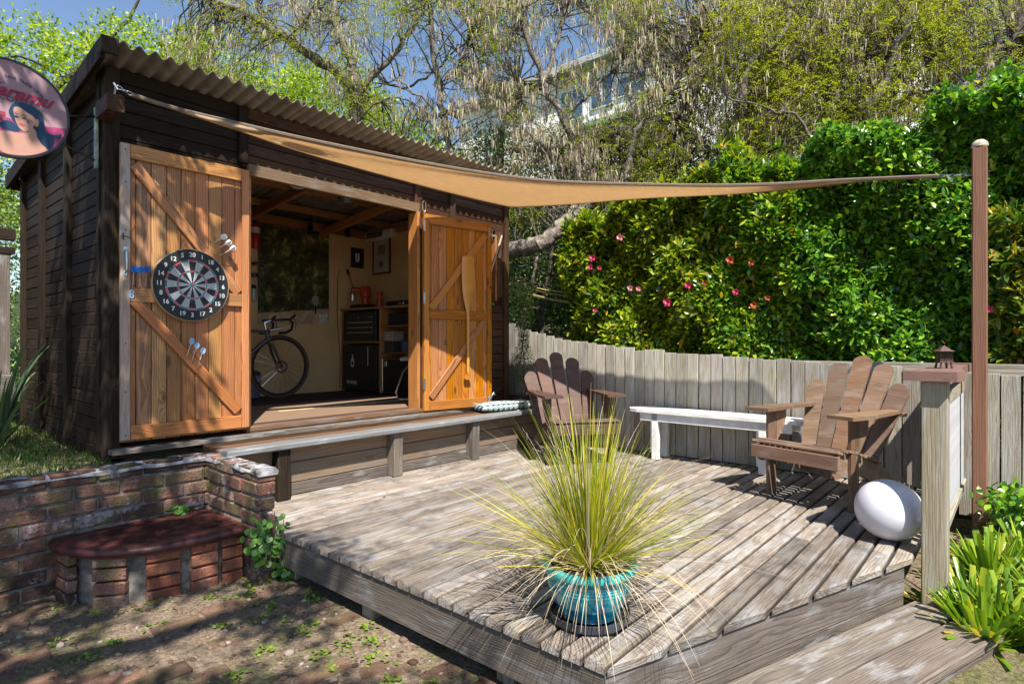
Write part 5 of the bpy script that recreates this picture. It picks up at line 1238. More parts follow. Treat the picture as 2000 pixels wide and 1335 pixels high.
ML_S = leafmat('tussock_straw', [(0, (.42, .32, .18)), (.5, (.58, .47, .30)), (1, (.68, .60, .44))], rough=.6, trans=.25, tcol=(1.2, 1.1, .9))
o = blades('green_blades', 400, (PX, PY, .21), .07, (.36, .62), (.12, 1.30), (.02, .36), .0064, ML_G, gg, seed=3); o['kind'] = 'stuff'
o = blades('green_blades', 120, (PX, PY, .21), .05, (.45, .72), (.0, .42), (.05, .5), .0058, ML_G, gg, seed=5); o['kind'] = 'stuff'
o = blades('dry_blades', 210, (PX, PY, .21), .09, (.20, .55), (.7, 1.6), (.6, 1.8), .0036, ML_S, gg, seed=9); o['kind'] = 'stuff'
o = blades('dry_blades', 200, (PX, PY, .21), .06, (.40, .76), (.05, 1.2), (.3, 1.5), .0034, ML_S, gg, seed=11); o['kind'] = 'stuff'
# ---------------------------------------------------------------- potted shrub on the bench end
ps = empty('potted_shrub', 'slender small leaved shrub in a dark square pot at the bench end', 'shrub', T(4.98, 4.1, .4))
q0 = px(1022, 770, 6.45)
bx('square_pot', q0.x-.12, q0.x+.12, q0.y-.11, q0.y+.11, .399, .52, M_BLACKM if 0 else plain('dark_brown_pot', (.04, .025, .022), .6, noise=.4), ps)
mb = MB()
stems = [[q0+Vector((0, 0, -.02)), q0+Vector((.02, -.02, .25)), q0+Vector((-.02, .01, .6)), q0+Vector((.0, 0, .95))], [q0, q0+Vector((-.04, .02, .3)), q0+Vector((.03, 0, .75)), q0+Vector((.02, 0, 1.05))]]
for s_ in stems: mb.tube(s_, [.011, .009, .006, .003], 6)
mb.build('stem', barkmat('shrub_stem_bark', (.3, .25, .18), (.12, .09, .06)), ps, smooth=True)
n = 2600; hz_ = rng.uniform(.14, 1.12, n); rad = (.05+.085*np.abs(np.sin(hz_*5.2)))*np.sqrt(rng.uniform(0, 1, n)); aa = rng.uniform(0, 2*pi, n)
P = np.stack([q0.x+rad*np.cos(aa), q0.y+rad*np.sin(aa), q0.z+hz_], 1)
ML_SH = leafmat('small_shrub_leaf', [(0, (.02, .05, .008)), (.6, (.06, .11, .02)), (1, (.16, .22, .03))], rough=.3)
o = leaves('foliage', P, rdir(n)+[0, 0, .4], rdir(n), rng.uniform(.014, .026, n), rng.uniform(.008, .013, n), ML_SH, ps); o['kind'] = 'stuff'
# yellow lines
lw = empty('washing_line', 'four thin yellow lines strung from behind the shed to the camellia', 'line', T(5.5, 4.5, 1.6))
for (u0, v0, u1, v1) in ((985, 548, 1165, 578), (985, 551, 1172, 588), (985, 560, 1165, 598), (985, 563, 1168, 600)):
    p0, p1 = px(u0, v0, 8.0), px(u1, v1, 7.1); mid = (p0+p1)/2-Vector((0, 0, .03)); MB().tube([p0+(p0-p1)*.4, p0, mid, p1, p1+(p1-p0)*.2], .006, 5).build('cord', plain('yellow_cord', (.6, .5, .18), .6), lw)
# debris on deck
n = 260; P = np.stack([rng.uniform(2.4, 5.2, n), rng.uniform(.6, 3.8, n), np.full(n, .006)], 1)
P[:150, 0] = 5.25-np.abs(rng.normal(0, .16, 150)); P[150:210, 1] = 3.86-np.abs(rng.normal(0, .1, 60))
o = leaves('fallen_leaf_litter', P, rdir(n)*[1, 1, .1], np.tile([0, 0, 1.], (n, 1))+rdir(n)*.3, rng.uniform(.01, .03, n), rng.uniform(.005, .014, n), leafmat('dry_litter', [(0, (.12, .06, .03)), (.6, (.26, .15, .08)), (1, (.36, .28, .16))], trans=.1)); tag(o, 'dry brown leaf litter scattered on the deck by the fence', kind='stuff')
# ---------------------------------------------------------------- hedges behind the fence
def rosettes(S, Nrm, per, Lr, Wr, spread=.9):
    """per leaves round each shoot S pointing along Nrm"""
    n = len(S); Sx = np.repeat(S, per, 0); Nx = np.repeat(Nrm, per, 0)
    d = unit(Nx*.55+rdir(n*per)*spread); base = Sx+d*.008+rng.normal(0, .018, (n*per, 3)); nn = unit(Nx+np.array([0, 0, .9])+rdir(n*per)*.45)
    return base, d, nn, rng.uniform(*Lr, n*per)*np.repeat(rng.uniform(.65, 1.15, n), per), rng.uniform(*Wr, n*per)
def hedge(name, label, group, y0, y1, ztop, zbot, xf, n, mat, per=6, Lr=(.075, .135), Wr=(.030, .050), thick=.5, inner=2.2, wob=.17, twigs=330, cat='hedge'):
    root = empty(name, label, cat, T(6, (y0+y1)/2, 0), group)
    def surf(y, z, ph=0):
        return xf-wob*(.5*np.sin(y*2.3+z*1.7+ph)+.5*np.sin(y*5.1-z*3.9+1)+.35*np.sin(y*9+z*8))
    m_ = int(n*1.35); y = rng.uniform(y0, y1, m_); zt = ztop(y)+.09*np.sin(y*6.5)+.06*np.sin(y*15+1); z = zbot+(zt-zbot)*rng.uniform(0, 1, m_)**.9
    dp = rng.exponential(.065, m_); x = surf(y, z)+dp
    # gaps: thin out in noisy hollows
    hol = np.sin(y*8.1+z*6.3)*np.sin(z*9.7-y*4.2)+rng.normal(0, .35, m_); keep = hol < .72; x, y, z = x[keep][:n], y[keep][:n], z[keep][:n]
    nrm = unit(np.stack([-np.ones(len(x)), .35*np.cos(y*5), .45+.25*np.sin(z*4)], 1)+rdir(len(x))*.55)
    b_, d, nn, l, w_ = rosettes(np.stack([x, y, z], 1), nrm, per, Lr, Wr)
    o = leaves('foliage', b_, d, nn, l, w_, mat, root, 'leaf'); o['kind'] = 'stuff'
    # the top surface, seen against whatever is behind
    k = n//3; yt = rng.uniform(y0, y1, k); xt = xf+rng.uniform(-.1, thick*2, k); zt = ztop(yt)+.09*np.sin(yt*6.5)+.06*np.sin(yt*15+1)+rng.normal(0, .06, k)-.15*np.abs(xt-xf-.3)
    b_, d, nn, l, w_ = rosettes(np.stack([xt, yt, zt], 1), unit(rdir(k)*.6+[-.3, 0, 1]), per, Lr, Wr); o = leaves('top_foliage', b_, d, nn, l, w_, mat, root, 'leaf'); o['kind'] = 'stuff'
    # inner shaded leaves, larger and sparser
    k = int(n*inner); yi = rng.uniform(y0, y1, k); zi = zbot+(ztop(yi)-zbot)*rng.uniform(0, .97, k); xi = surf(yi, zi)+rng.uniform(.22, .55, k)
    o = leaves('inner_foliage', np.stack([xi, yi, zi], 1), rdir(k), rdir(k)+[-.8, 0, 0], rng.uniform(.08, .14, k), rng.uniform(.05, .08, k), mat, root); o['kind'] = 'stuff'
    mb = MB()
    for i in range(twigs):
        yy = random.uniform(y0, y1); zz = random.uniform(zbot, float(ztop(np.array(yy)))-.15); xx = float(surf(np.array(yy), np.array(zz)))
        p0 = Vector((xx+.55, yy+random.uniform(-.3, .3), zz-.45)); p2 = Vector((xx-.03, yy, zz)); mid = (p0+p2)/2+Vector((random.uniform(-.06, .06), random.uniform(-.08, .08), .05)); mb.tube([p0, mid, p2], [.011, .008, .003], 5)
    o = mb.build('twigs', M_TWIG, root, smooth=True); o['kind'] = 'stuff'
    return root
M_TWIG = barkmat('pale_twig_bark', (.26, .21, .15), (.09, .07, .05), 20)
M_BARK = barkmat('lichened_grey_bark', (.27, .24, .19), (.05, .04, .032), 11)
M_BARKD = barkmat('dark_rough_bark', (.16, .13, .10), (.04, .03, .025), 14)
L_CAM = leafmat('camellia_leaf', [(0, (.02, .05, .008)), (.3, (.07, .15, .012)), (.55, (.22, .32, .018)), (.88, (.40, .46, .025)), (.97, (.44, .30, .03)), (1, (.30, .14, .04))], rough=.25, trans=.3, spec=.7)
L_GLO = leafmat('glossy_green_leaf', [(0, (.015, .06, .012)), (.3, (.06, .19, .02)), (.65, (.16, .34, .025)), (.97, (.28, .44, .03)), (1, (.40, .34, .04))], rough=.27, trans=.3, spec=.6)
L_YEL = leafmat('yellowing_leaf', [(0, (.02, .06, .008)), (.4, (.07, .14, .015)), (.7, (.22, .26, .02)), (.92, (.40, .32, .03)), (1, (.50, .18, .03))], rough=.25, trans=.25, spec=.6)
# camellia: Y from 4.1 (left in picture) to 1.6 ; glossy hedge: Y 2.1 .. -1.0 ; yellow shrub beyond the pole
hedge('camellia_hedge', 'olive green camellia hedge with pink flowers leaning over the fence', None, 1.55, 4.12, lambda y: np.interp(y, [1.5, 1.9, 2.3, 3.0, 4.2, 5.0], [2.72, 2.78, 2.82, 2.62, 2.42, 2.2]), .62, 5.78, 4300, L_CAM, per=6)
hedge('broadleaf_hedge', 'tall bright green glossy hedge rising behind the brown pole', None, -.55, 2.25, lambda y: np.interp(y, [-.6, .3, .95, 1.8, 2.3], [2.98, 2.93, 2.86, 2.74, 2.62]), .62, 5.76, 5200, L_GLO, per=6, Lr=(.055, .10), Wr=(.025, .042))
hedge('variegated_shrub', 'yellowish leaved shrub at the right edge beyond the pole', None, -2.0, .12, lambda y: 1.95+0*y, .5, 5.62, 1500, L_YEL, per=6, Lr=(.08, .13), Wr=(.028, .045), wob=.12, inner=2.5, cat='shrub')
# flowers
mPK = plain('pink_petal', (.62, .06, .16), .5, noise=.3); mPK2 = plain('pale_pink_petal', (.72, .30, .32), .5, noise=.3); mOR = plain('fading_rust_petal', (.45, .09, .04), .6, noise=.4)
def flower(u, v, r, mat, lb, d=None):
    dr = px(u, v, 1)-Vector((0, 0, CAMZ)); k = (5.56)/dr.x; p = Vector((0, 0, CAMZ))+dr*k
    e = empty('camellia_flower', lb, 'flower', T(*p), 'camellia flowers in the hedge'); mb = MB()
    rr = random.Random(int(u*v))
    for ring_, (npet, tilt, rad) in enumerate(((5, 1.15, 1), (5, .75, .8), (4, .35, .55))):
        for i in range(npet):
            a = 2*pi*i/npet+ring_*.5+rr.uniform(-.2, .2); R_ = r*rad*rr.uniform(.85, 1.1)
            loc = [(0, 0), (.45*R_, .32*R_), (.95*R_, .28*R_), (1.05*R_, 0), (.95*R_, -.28*R_), (.45*R_, -.32*R_)]
            V = []
            for x, y in loc:
                X = Vector((-cos(tilt), 0, 0))*x+Vector((0, 1, 0))*y; X = Vector((0, 0, 0))+Vector((-(cos(tilt))*x-.002*ring_, y*cos(a)-sin(tilt)*x*sin(a), y*sin(a)+sin(tilt)*x*cos(a))); V.append(X)
            mb.add(V, [(0, 1, 5), (1, 2, 4, 5), (2, 3, 4)])
    mb.build('petals', mat, e, T(*p))
    MB().tube([(p.x+.01, p.y, p.z), (p.x+.12, p.y+.02, p.z-.05)], .003, 5).build('flower_stalk', M_TWIG, e)
fl_ = [(1159, 503, 24, mPK, 'largest bright pink camellia near the left end of the hedge'), (1154, 522, 20, mPK, 'bright pink camellia just below the largest one'), (1172, 523, 16, mPK, 'small pink camellia right of the bright pair'),
       (1212, 464, 24, mPK2, 'pale peach pink camellia above the bright pink group'), (1232, 563, 20, mPK2, 'pale mauve pink camellia low in the left hedge'), (1248, 564, 18, mPK2, 'cream pink fading camellia right of the mauve one'),
       (1345, 557, 22, mPK, 'crimson pink camellia in the middle of the hedge'), (1377, 553, 16, mOR, 'small rust coloured camellia right of the crimson one'), (1305, 590, 26, mPK, 'wide magenta camellia below the crimson one'),
       (1163, 605, 18, mPK, 'pink camellia bud just above the fence top'), (1427, 508, 24, mOR, 'rust orange camellia high in the middle hedge'), (1468, 513, 18, mOR, 'rust camellia right of the high orange one'),
       (1438, 570, 18, mPK, 'small red pink camellia under the rust ones'), (1473, 595, 18, mOR, 'rust camellia low in the right half of hedge'), (1930, 604, 20, mPK, 'single magenta flower right of the brown pole'), (1500, 582, 16, mOR, 'fading rust bloom near the glossy hedge')]
for (u, v, r, mt, lb) in fl_: flower(u, v, r/2/F*6.2*.68, mt, lb)

# ---------------------------------------------------------------- trees
HOLES = [(955, 275, 62, 70), (1110, 85, 70, 50), (1160, 195, 75, 45), (1235, 150, 55, 40), (1040, 130, 50, 40), (1330, 40, 50, 30), (775, 130, 75, 70), (880, 60, 60, 60), (330, 30, 60, 40), (1060, 330, 40, 25)]
def thin(u, v, p=.88):
    k = np.ones(len(u), bool)
    for hu, hv, ru, rv in HOLES:
        q = ((u-hu)/ru)**2+((v-hv)/rv)**2; k &= ~((q < 1) & (rng.uniform(0, 1, len(u)) < p))
    return k
def limb(mb, pts, r0, r1, n=10, wob=.03):
    pts = [Vector(p) for p in pts]; out = []
    m_ = len(pts)
    for i in range(m_-1):
        p0 = pts[max(i-1, 0)]; p1 = pts[i]; p2 = pts[i+1]; p3 = pts[min(i+2, m_-1)]
        for q in range(5):
            u = q/5; out.append(.5*((2*p1)+(p2-p0)*u+(2*p0-5*p1+4*p2-p3)*u*u+(3*p1-3*p2+p3-p0)*u**3))
    out.append(pts[-1]); k = len(out)
    out = [p+Vector((random.uniform(-1, 1), random.uniform(-1, 1), random.uniform(-1, 1)))*wob*(1 if 0 < i < k-1 else 0) for i, p in enumerate(out)]
    mb.tube(out, [(r0+(r1-r0)*i/(k-1))*random.uniform(.93, 1.08) for i in range(k)], n); return out
def twiggery(mb, limbs, C, reach=1.3, r=.005, maxn=None):
    """fine branches from the nearest limb point to each leaf cluster centre"""
    LP = np.array([tuple(p) for l in limbs for p in l]); Pn = []
    for c in C:
        d = np.linalg.norm(LP-c, axis=1)+rng.uniform(0, .35, len(LP)); j = int(np.argmin(d)); p0 = Vector(LP[j]); c_ = Vector(c)
        if (c_-p0).length > reach:
            # a short free shoot: its own stalk is hidden among other sprays
            q = Vector((random.uniform(-1, 1), random.uniform(-1, 1), random.uniform(-.2, .6)))*.35
            mb.tube([c_-q, c_-q*.4+Vector((0, 0, .05)), c_], [r*.9, r*.7, r*.4], 4, False); continue
        D_ = c_-p0; s_ = Vector((random.uniform(-1, 1), random.uniform(-1, 1), random.uniform(-.4, .8)))*(.16*D_.length)
        s2 = Vector((random.uniform(-1, 1), random.uniform(-1, 1), random.uniform(-.6, .6)))*(.12*D_.length)
        mb.tube([p0, p0+D_*.3+s_, p0+D_*.62+s_*.5+s2, c_], [r*(1+D_.length*1.3), r*(.9+D_.length*.6), r*.9, r*.4], 4, False)
def kowhai(name, label, limbs_px, clusters, nl, npd, twc, lc, pc, pods_len=(.05, .15)):
    root = empty(name, label, 'tree', T(*limbs_px[0][0][0])); mb = MB(); LS = []
    for pts, r0, r1 in limbs_px: LS.append(limb(mb, pts, r0, r1))
    mb.build('trunk', M_BARK, root, smooth=True)
    C = clusters; mb = MB(); twiggery(mb, LS, C, r=.006)
    o = mb.build('twigs', M_BARKD, root, smooth=True); o['kind'] = 'stuff'
    n = len(C); L0 = unit(rdir(n)*[1, 1, .5]); 
    # feathery fronds: leaflets paired along short drooping stalks
    wgt = np.clip(.5+.9*np.sin(C[:, 0]*1.9+C[:, 2]*2.3)*np.sin(C[:, 1]*1.7-C[:, 2]*1.1)+rng.normal(0, .25, n), .05, 1); nf = max(2, int(nl/2.6)); nlf = 13
    ki = rng.choice(n, int(n*nf*.6), p=wgt/wgt.sum()); m_ = len(ki)
    Bc = C[ki]+L0[ki]*rng.uniform(0, .35, (m_, 1))+rng.normal(0, .10, (m_, 3)); fd = unit(rdir(m_)*[1, 1, .45]+[0, 0, -.05]); fl = rng.uniform(.09, .17, (m_, 1))
    f = np.tile(np.linspace(.1, 1, nlf), m_)[:, None]; B2 = np.repeat(Bc, nlf, 0); D2 = np.repeat(fd, nlf, 0); l2 = np.repeat(fl, nlf, 0)
    P = B2+D2*f*l2+np.array([0, 0, -.07])*f**2; sgn = np.where(np.arange(len(P)) % 2 == 0, 1., -1.)[:, None]; side = np.cross(D2, np.array([0, 0, 1.]))
    o = leaves('foliage', P, side*sgn+D2*.5+rng.normal(0, .15, P.shape), np.tile([0, 0, 1.], (len(P), 1))+rng.normal(0, .35, P.shape), rng.uniform(.02, .036, len(P)), rng.uniform(.009, .015, len(P)), lc, root); o['kind'] = 'stuff'
    if npd:
        nb = 3; k = max(2, npd//nb); w2 = 1.15-wgt; ki = rng.choice(n, int(n*nb*1.05), p=w2/w2.sum()); m_ = len(ki); Bc = C[ki]+L0[ki]*rng.uniform(0, .4, (m_, 1))+rng.normal(0, .07, (m_, 3))
        P = np.repeat(Bc, k, 0)+rng.normal(0, .018, (m_*k, 3)); q = len(P)
        dd_ = rdir(q)*.2+[0, 0, -1.]; o = leaves('seed_pods', P, dd_, rdir(q)*[1, 1, 0], rng.uniform(*pods_len, q), rng.uniform(.007, .012, q), pc, root, 'strip'); o['kind'] = 'stuff'
    return root
L_KOW = leafmat('kowhai_leaflet', [(0, (.06, .09, .012)), (.4, (.20, .25, .025)), (1, (.48, .50, .06))], rough=.5, trans=.3)
L_KOY = leafmat('kowhai_new_leaf', [(0, (.07, .10, .012)), (.5, (.26, .30, .028)), (1, (.52, .50, .07))], rough=.5, trans=.35)
L_POD = leafmat('dry_pods', [(0, (.09, .055, .035)), (.45, (.24, .17, .12)), (.8, (.46, .40, .28)), (1, (.48, .52, .24))], rough=.7, trans=.15, tcol=(1.1, 1, .8))
L_YG = leafmat('spring_green_leaf', [(0, (.07, .13, .012)), (.45, (.20, .30, .018)), (.8, (.36, .46, .025)), (1, (.54, .56, .04))], rough=.4, trans=.4)
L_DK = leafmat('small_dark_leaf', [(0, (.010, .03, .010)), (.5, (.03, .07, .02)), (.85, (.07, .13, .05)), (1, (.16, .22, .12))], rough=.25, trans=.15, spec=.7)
L_EV = leafmat('evergreen_bush_leaf', [(0, (.02, .05, .012)), (.35, (.06, .13, .025)), (.7, (.17, .27, .06)), (1, (.34, .42, .16))], rough=.4, trans=.2, spec=.4)
L_OAK = leafmat('overhead_leaf', [(0, (.03, .06, .01)), (1, (.10, .16, .02))], rough=.4, trans=.3)
def Q(*a): return [px(u, v, d) for u, v, d in a]
def scatter(n, u0, u1, v0, v1, d0, d1, keep=None, thin_=True):
    out = np.zeros((0, 3))
    while len(out) < n:
        u = rng.uniform(u0, u1, n*2); v = rng.uniform(v0, v1, n*2); d = rng.uniform(d0, d1, n*2)
        k = keep(u, v, d) if keep is not None else np.ones(n*2, bool)
        if thin_: k = k & thin(u, v)
        out = np.vstack([out, px_arr(u[k], v[k], d[k])])
    return out[:n]
def nzz(u, v, s=1.): return np.sin(u*.013*s+1.3)*np.sin(v*.017*s+.6)+.6*np.sin(u*.031*s-v*.023*s)+.5*np.sin(v*.05*s+u*.011*s)
# big kowhai behind the shed, sky shows through it
kowhai('kowhai_tree', 'gnarled grey tree with hanging brown pods standing behind the shed roof',
 [(Q((705, 420, 9.2), (700, 250, 9.2), (700, 190, 9.2), (690, 140, 9.3)), .12, .10), (Q((702, 185, 9.2), (640, 130, 9.0), (560, 75, 8.8), (510, 40, 8.8), (440, 10, 8.8), (380, -30, 8.8)), .085, .045), (Q((692, 145, 9.3), (660, 60, 9.5), (650, -30, 9.6)), .07, .045), (Q((700, 180, 9.2), (755, 120, 9.3), (800, 60, 9.6), (850, -20, 9.8)), .05, .03),
  (Q((560, 75, 8.8), (600, 40, 8.6), (640, -30, 8.5)), .03, .02), (Q((510, 40, 8.8), (500, -20, 8.7)), .035, .03), (Q((730, 150, 9.2), (790, 170, 9.0), (860, 130, 9.0), (930, 60, 9)), .022, .012), (Q((720, 200, 9.2), (740, 170, 9.2), (790, 150, 9.1)), .014, .01)],
 scatter(560, 330, 960, -60, 235, 8.0, 10.5, lambda u, v, d: (v < 170+60*np.sin(u*.02)) & (nzz(u, v, 2.2) > -.55)), 26, 16, None, L_KOW, L_POD)
kowhai('kowhai_tree', 'leaning slim brown trunked tree in front of the sky right of the shed',
 [(Q((905, 420, 8.3), (880, 310, 8.3), (862, 200, 8.3), (848, 100, 8.3), (838, -20, 8.3)), .055, .035), (Q((866, 235, 8.3), (820, 190, 8.2), (760, 150, 8.2)), .018, .01), (Q((858, 170, 8.3), (905, 110, 8.5), (930, 40, 8.6), (960, -30, 8.6)), .02, .012), (Q((700, 240, 8.8), (760, 190, 8.5), (855, 230, 8.3)), .012, .012)],
 scatter(230, 760, 1010, -60, 330, 7.8, 9.2, lambda u, v, d: nzz(u, v, 2.6) > -.2), 24, 18, None, L_KOW, L_POD)
kowhai('kowhai_tree', 'pale branched tree with hanging pods in front of the white house',
 [(Q((1135, 430, 7.6), (1130, 340, 7.6), (1100, 230, 7.6), (1060, 160, 7.6), (1030, 60, 7.6), (1015, -30, 7.6)), .055, .03), (Q((1060, 160, 7.6), (1090, 80, 7.8), (1110, -20, 7.9)), .035, .02), (Q((1085, 360, 7.4), (1060, 290, 7.5), (1010, 240, 7.6), (960, 190, 7.6), (900, 140, 7.6)), .02, .012), (Q((985, 440, 8.6), (975, 330, 8.6), (985, 250, 8.6), (1010, 160, 8.7)), .09, .05),
  (Q((1105, 240, 7.6), (1150, 180, 7.7), (1220, 120, 7.8), (1290, 70, 8)), .025, .015), (Q((1000, 295, 8.4), (1060, 290, 8.2), (1120, 280, 8), (1180, 262, 8)), .045, .035)],
 scatter(820, 930, 1290, -60, 430, 7.2, 9.8, lambda u, v, d: (nzz(u, v, 2.0) > -.45) & ((v < 330) | (u > 1000))), 22, 20, None, L_KOW, L_POD)
kowhai('kowhai_tree', 'broad pod laden tree spreading above the camellia hedge',
 [(Q((1190, 430, 7.4), (1240, 300, 7.6), (1290, 250, 7.8), (1340, 200, 8.0), (1400, 110, 8.2), (1450, 20, 8.4)), .08, .04), (Q((1290, 250, 7.8), (1350, 270, 7.6), (1440, 320, 7.4), (1500, 300, 7.4)), .03, .02), (Q((1390, 150, 8.0), (1450, 155, 7.9), (1490, 160, 7.8), (1530, 140, 7.8)), .028, .018), (Q((1380, 60, 8.2), (1430, 50, 8.2), (1480, 50, 8.2)), .03, .02), (Q((1280, 350, 7.4), (1340, 290, 7.6), (1330, 220, 7.8), (1350, 130, 8)), .02, .014), (Q((1690, 270, 6.9), (1705, 200, 6.9), (1745, 110, 6.9), (1775, 40, 6.9), (1790, -30, 7)), .055, .03), (Q((1440, 210, 6.8), (1470, 120, 6.8), (1530, 60, 6.8), (1560, -20, 6.9)), .04, .022), (Q((1225, 350, 7.2), (1240, 260, 7.2), (1300, 190, 7.3), (1345, 130, 7.4), (1400, 60, 7.5)), .035, .02), (Q((1600, 330, 7.4), (1640, 230, 7.5), (1700, 170, 7.6), (1730, 110, 7.8)), .03, .02)],
 scatter(1300, 1180, 1760, -60, 440, 6.9, 9.6, lambda u, v, d: (v < 440-.42*(u-1180)*(u > 1400)) & (nzz(u, v, 2.0) > -.75)), 24, 19, None, L_KOW, L_POD)
kowhai('kowhai_tree', 'yellow green feathery tree top rising above the glossy hedge at right',
 [(Q((1860, 420, 7.2), (1850, 200, 7.4), (1820, 60, 7.6), (1800, -40, 7.8)), .07, .04), (Q((1850, 200, 6.7), (1920, 130, 6.7), (1990, 60, 6.7)), .035, .02), (Q((1600, 300, 6.5), (1560, 230, 6.5), (1500, 215, 6.5), (1420, 190, 6.6)), .02, .01), (Q((1835, 110, 7.4), (1760, 150, 7.4), (1640, 130, 7.5)), .03, .015), (Q((1850, 180, 7.4), (1700, 210, 7.2), (1560, 200, 7.1), (1480, 210, 7.2)), .025, .012)],
 scatter(1500, 1420, 2200, -60, 340, 6.6, 8.4, lambda u, v, d: v < 330-.22*(u-1420)), 34, 12, None, L_KOY, L_POD)
# the thick low limb between shed and hedge
tl_ = empty('leaning_tree', 'thick lichened limb of a leaning tree between shed and hedge', 'tree', T(*px(960, 620, 8)))
mb = MB(); limb(mb, Q((900, 560, 8.4), (960, 505, 8.0), (1010, 487, 7.6), (1055, 475, 7.4), (1085, 455, 7.4), (1110, 425, 7.5), (1150, 395, 7.7), (1200, 330, 8)), .12, .07, 12, .02); limb(mb, Q((900, 560, 8.4), (880, 700, 8.6), (880, 900, 8.6)), .14, .17, 12, .02); limb(mb, Q((1060, 475, 7.4), (1045, 520, 7.4), (1040, 560, 7.5)), .02, .012, 6, .01)
mb.build('trunk', barkmat('pale_lichened_bark', (.42, .38, .31), (.09, .06, .05), 9), tl_, smooth=True)
mb = MB(); cs = scatter(60, 1000, 1200, 330, 470, 7.2, 8.0); twiggery(mb, [Q((1010, 487, 7.6), (1055, 475, 7.4), (1085, 455, 7.4), (1110, 425, 7.5), (1150, 395, 7.7))], cs); o = mb.build('twigs', M_TWIG, tl_); o['kind'] = 'stuff'
# small leaved dark shrub mass behind fence at the left
def mass(name, label, cat, C, R_, per, Lr, Wr, mat, group=None, trunk=None, templ='diamond', squash=1.0, bark=None):
    root = empty(name, label, cat, T(*C.mean(0)), group); n = len(C)*per
    off_ = rdir(n)*(rng.uniform(0, 1, (n, 1))**.45)*R_*[1, 1, squash]; P = np.repeat(C, per, 0)+off_
    o = leaves('crown', P, unit(off_)+rdir(n)*.8, unit(off_)+rdir(n)*.5+[0, 0, .7], rng.uniform(*Lr, n), rng.uniform(*Wr, n), mat, root, templ); o['kind'] = 'stuff'
    if trunk:
        mb = MB(); LS = []
        for pts, r0, r1 in trunk: LS.append(limb(mb, pts, r0, r1, 8))
        mb.build('trunk', bark or M_BARKD, root, smooth=True); mb = MB(); twiggery(mb, LS, C[rng.permutation(len(C))[:220]], r=.005); o = mb.build('twigs', bark or M_BARKD, root); o['kind'] = 'stuff'
    return root
mass('evergreen_shrub', 'dark small leaved evergreen bush filling the gap between shed and camellia', 'bush', scatter(1100, 900, 1330, 255, 700, 8.2, 9.6, None, False), .21, 62, (.028, .052), (.015, .028), L_EV, trunk=[(Q((1050, 800, 8.2), (1060, 600, 8.2), (1090, 450, 8.2)), .04, .02)])
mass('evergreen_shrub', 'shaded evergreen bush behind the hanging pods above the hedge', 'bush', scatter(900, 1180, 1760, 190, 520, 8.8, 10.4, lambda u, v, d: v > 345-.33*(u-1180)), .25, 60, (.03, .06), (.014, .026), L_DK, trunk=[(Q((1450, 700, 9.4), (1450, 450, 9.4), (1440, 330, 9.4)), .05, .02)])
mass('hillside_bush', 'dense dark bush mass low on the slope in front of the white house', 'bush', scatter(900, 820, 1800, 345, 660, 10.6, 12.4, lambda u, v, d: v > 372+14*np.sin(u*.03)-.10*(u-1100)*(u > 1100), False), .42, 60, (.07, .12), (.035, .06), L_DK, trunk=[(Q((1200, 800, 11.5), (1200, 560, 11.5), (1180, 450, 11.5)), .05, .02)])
# spring green trees behind the shed at left
mass('spring_tree', 'bright yellow green tree behind the left corner of the shed', 'tree', scatter(760, -330, 420, 20, 480, 9.5, 13, lambda u, v, d: (nzz(u, v, 1.9) > -.65) & (v > 40+.10*np.abs(u-120)*.5)), .32, 74, (.06, .10), (.032, .055), L_YG, trunk=[(Q((60, 800, 11), (60, 420, 11), (100, 200, 11), (230, 60, 11), (300, -60, 11)), .10, .012), (Q((100, 200, 11), (0, 150, 10.5), (-80, 60, 10)), .05, .02), (Q((70, 350, 11), (150, 190, 10.8), (60, 118, 10), (-30, 115, 9.8)), .03, .02)])
mass('spring_tree', 'bright yellow green tree crown seen behind the middle of the shed roof', 'tree', scatter(520, 380, 770, 120, 420, 11, 14.5, lambda u, v, d: v > 105+.0016*(u-560)**2+22*np.sin(u*.06)), .34, 74, (.06, .10), (.028, .05), L_YG, trunk=[(Q((600, 700, 13), (590, 400, 13), (560, 200, 13)), .12, .03)])
mass('spring_tree', 'smaller yellow green crown sinking behind the right end of the shed roof', 'tree', scatter(240, 690, 920, 200, 460, 10.5, 12.5, lambda u, v, d: (v > 205+.45*(u-740)) ), .34, 70, (.05, .09), (.026, .045), L_YG, trunk=[(Q((780, 700, 11.5), (780, 400, 11.5), (770, 260, 11.5)), .08, .02)])
mass('evergreen_shrub', 'dark evergreen bush behind the rail fence at the left edge', 'bush', scatter(330, -260, 60, 330, 900, 8.2, 9.6, None, False), .26, 60, (.04, .07), (.022, .04), L_EV, trunk=[(Q((-60, 900, 8.8), (-60, 600, 8.8), (-40, 420, 8.8)), .04, .02)])
# tree overhead (its crown is above the frame) that dapples the shed and the brick yard
def shade_pts(n):
    out = []
    while len(out) < n:
        z = random.uniform(3.9, 5.6); x = random.uniform(-4.2, 3.0); y = random.uniform(-4.5, 3.6)
        k = z/(-L.z); gx, gy = x+L.x*k, y+L.y*k
        if gy < -2.2 or gy > 7.2 or gx < -3.2: continue
        lim = 1.72+(.12*math.sin(gy*3.1)) if gy < 4.25 else 1.72+(gy-4.25)*.55
        if gy < 2.0: lim = 1.55+.1*math.sin(gy*5)
        if gx > lim-.0: continue
        if y > 0 and x*A_[1]+y*A_[0] > .2:   # stay out of the picture
            dep = x*A_[1]+y*A_[0]
            if (z-CAMZ)/dep < .72: continue
        # thinner over the paving so that light patches reach it
        if math.sin(gx*4.3+1)*math.sin(gy*3.7+.5)+.5*math.sin(gx*9+gy*7) > (-.22 if gy < 3.2 else .75): continue
        out.append((x, y, z))
    return np.array(out)
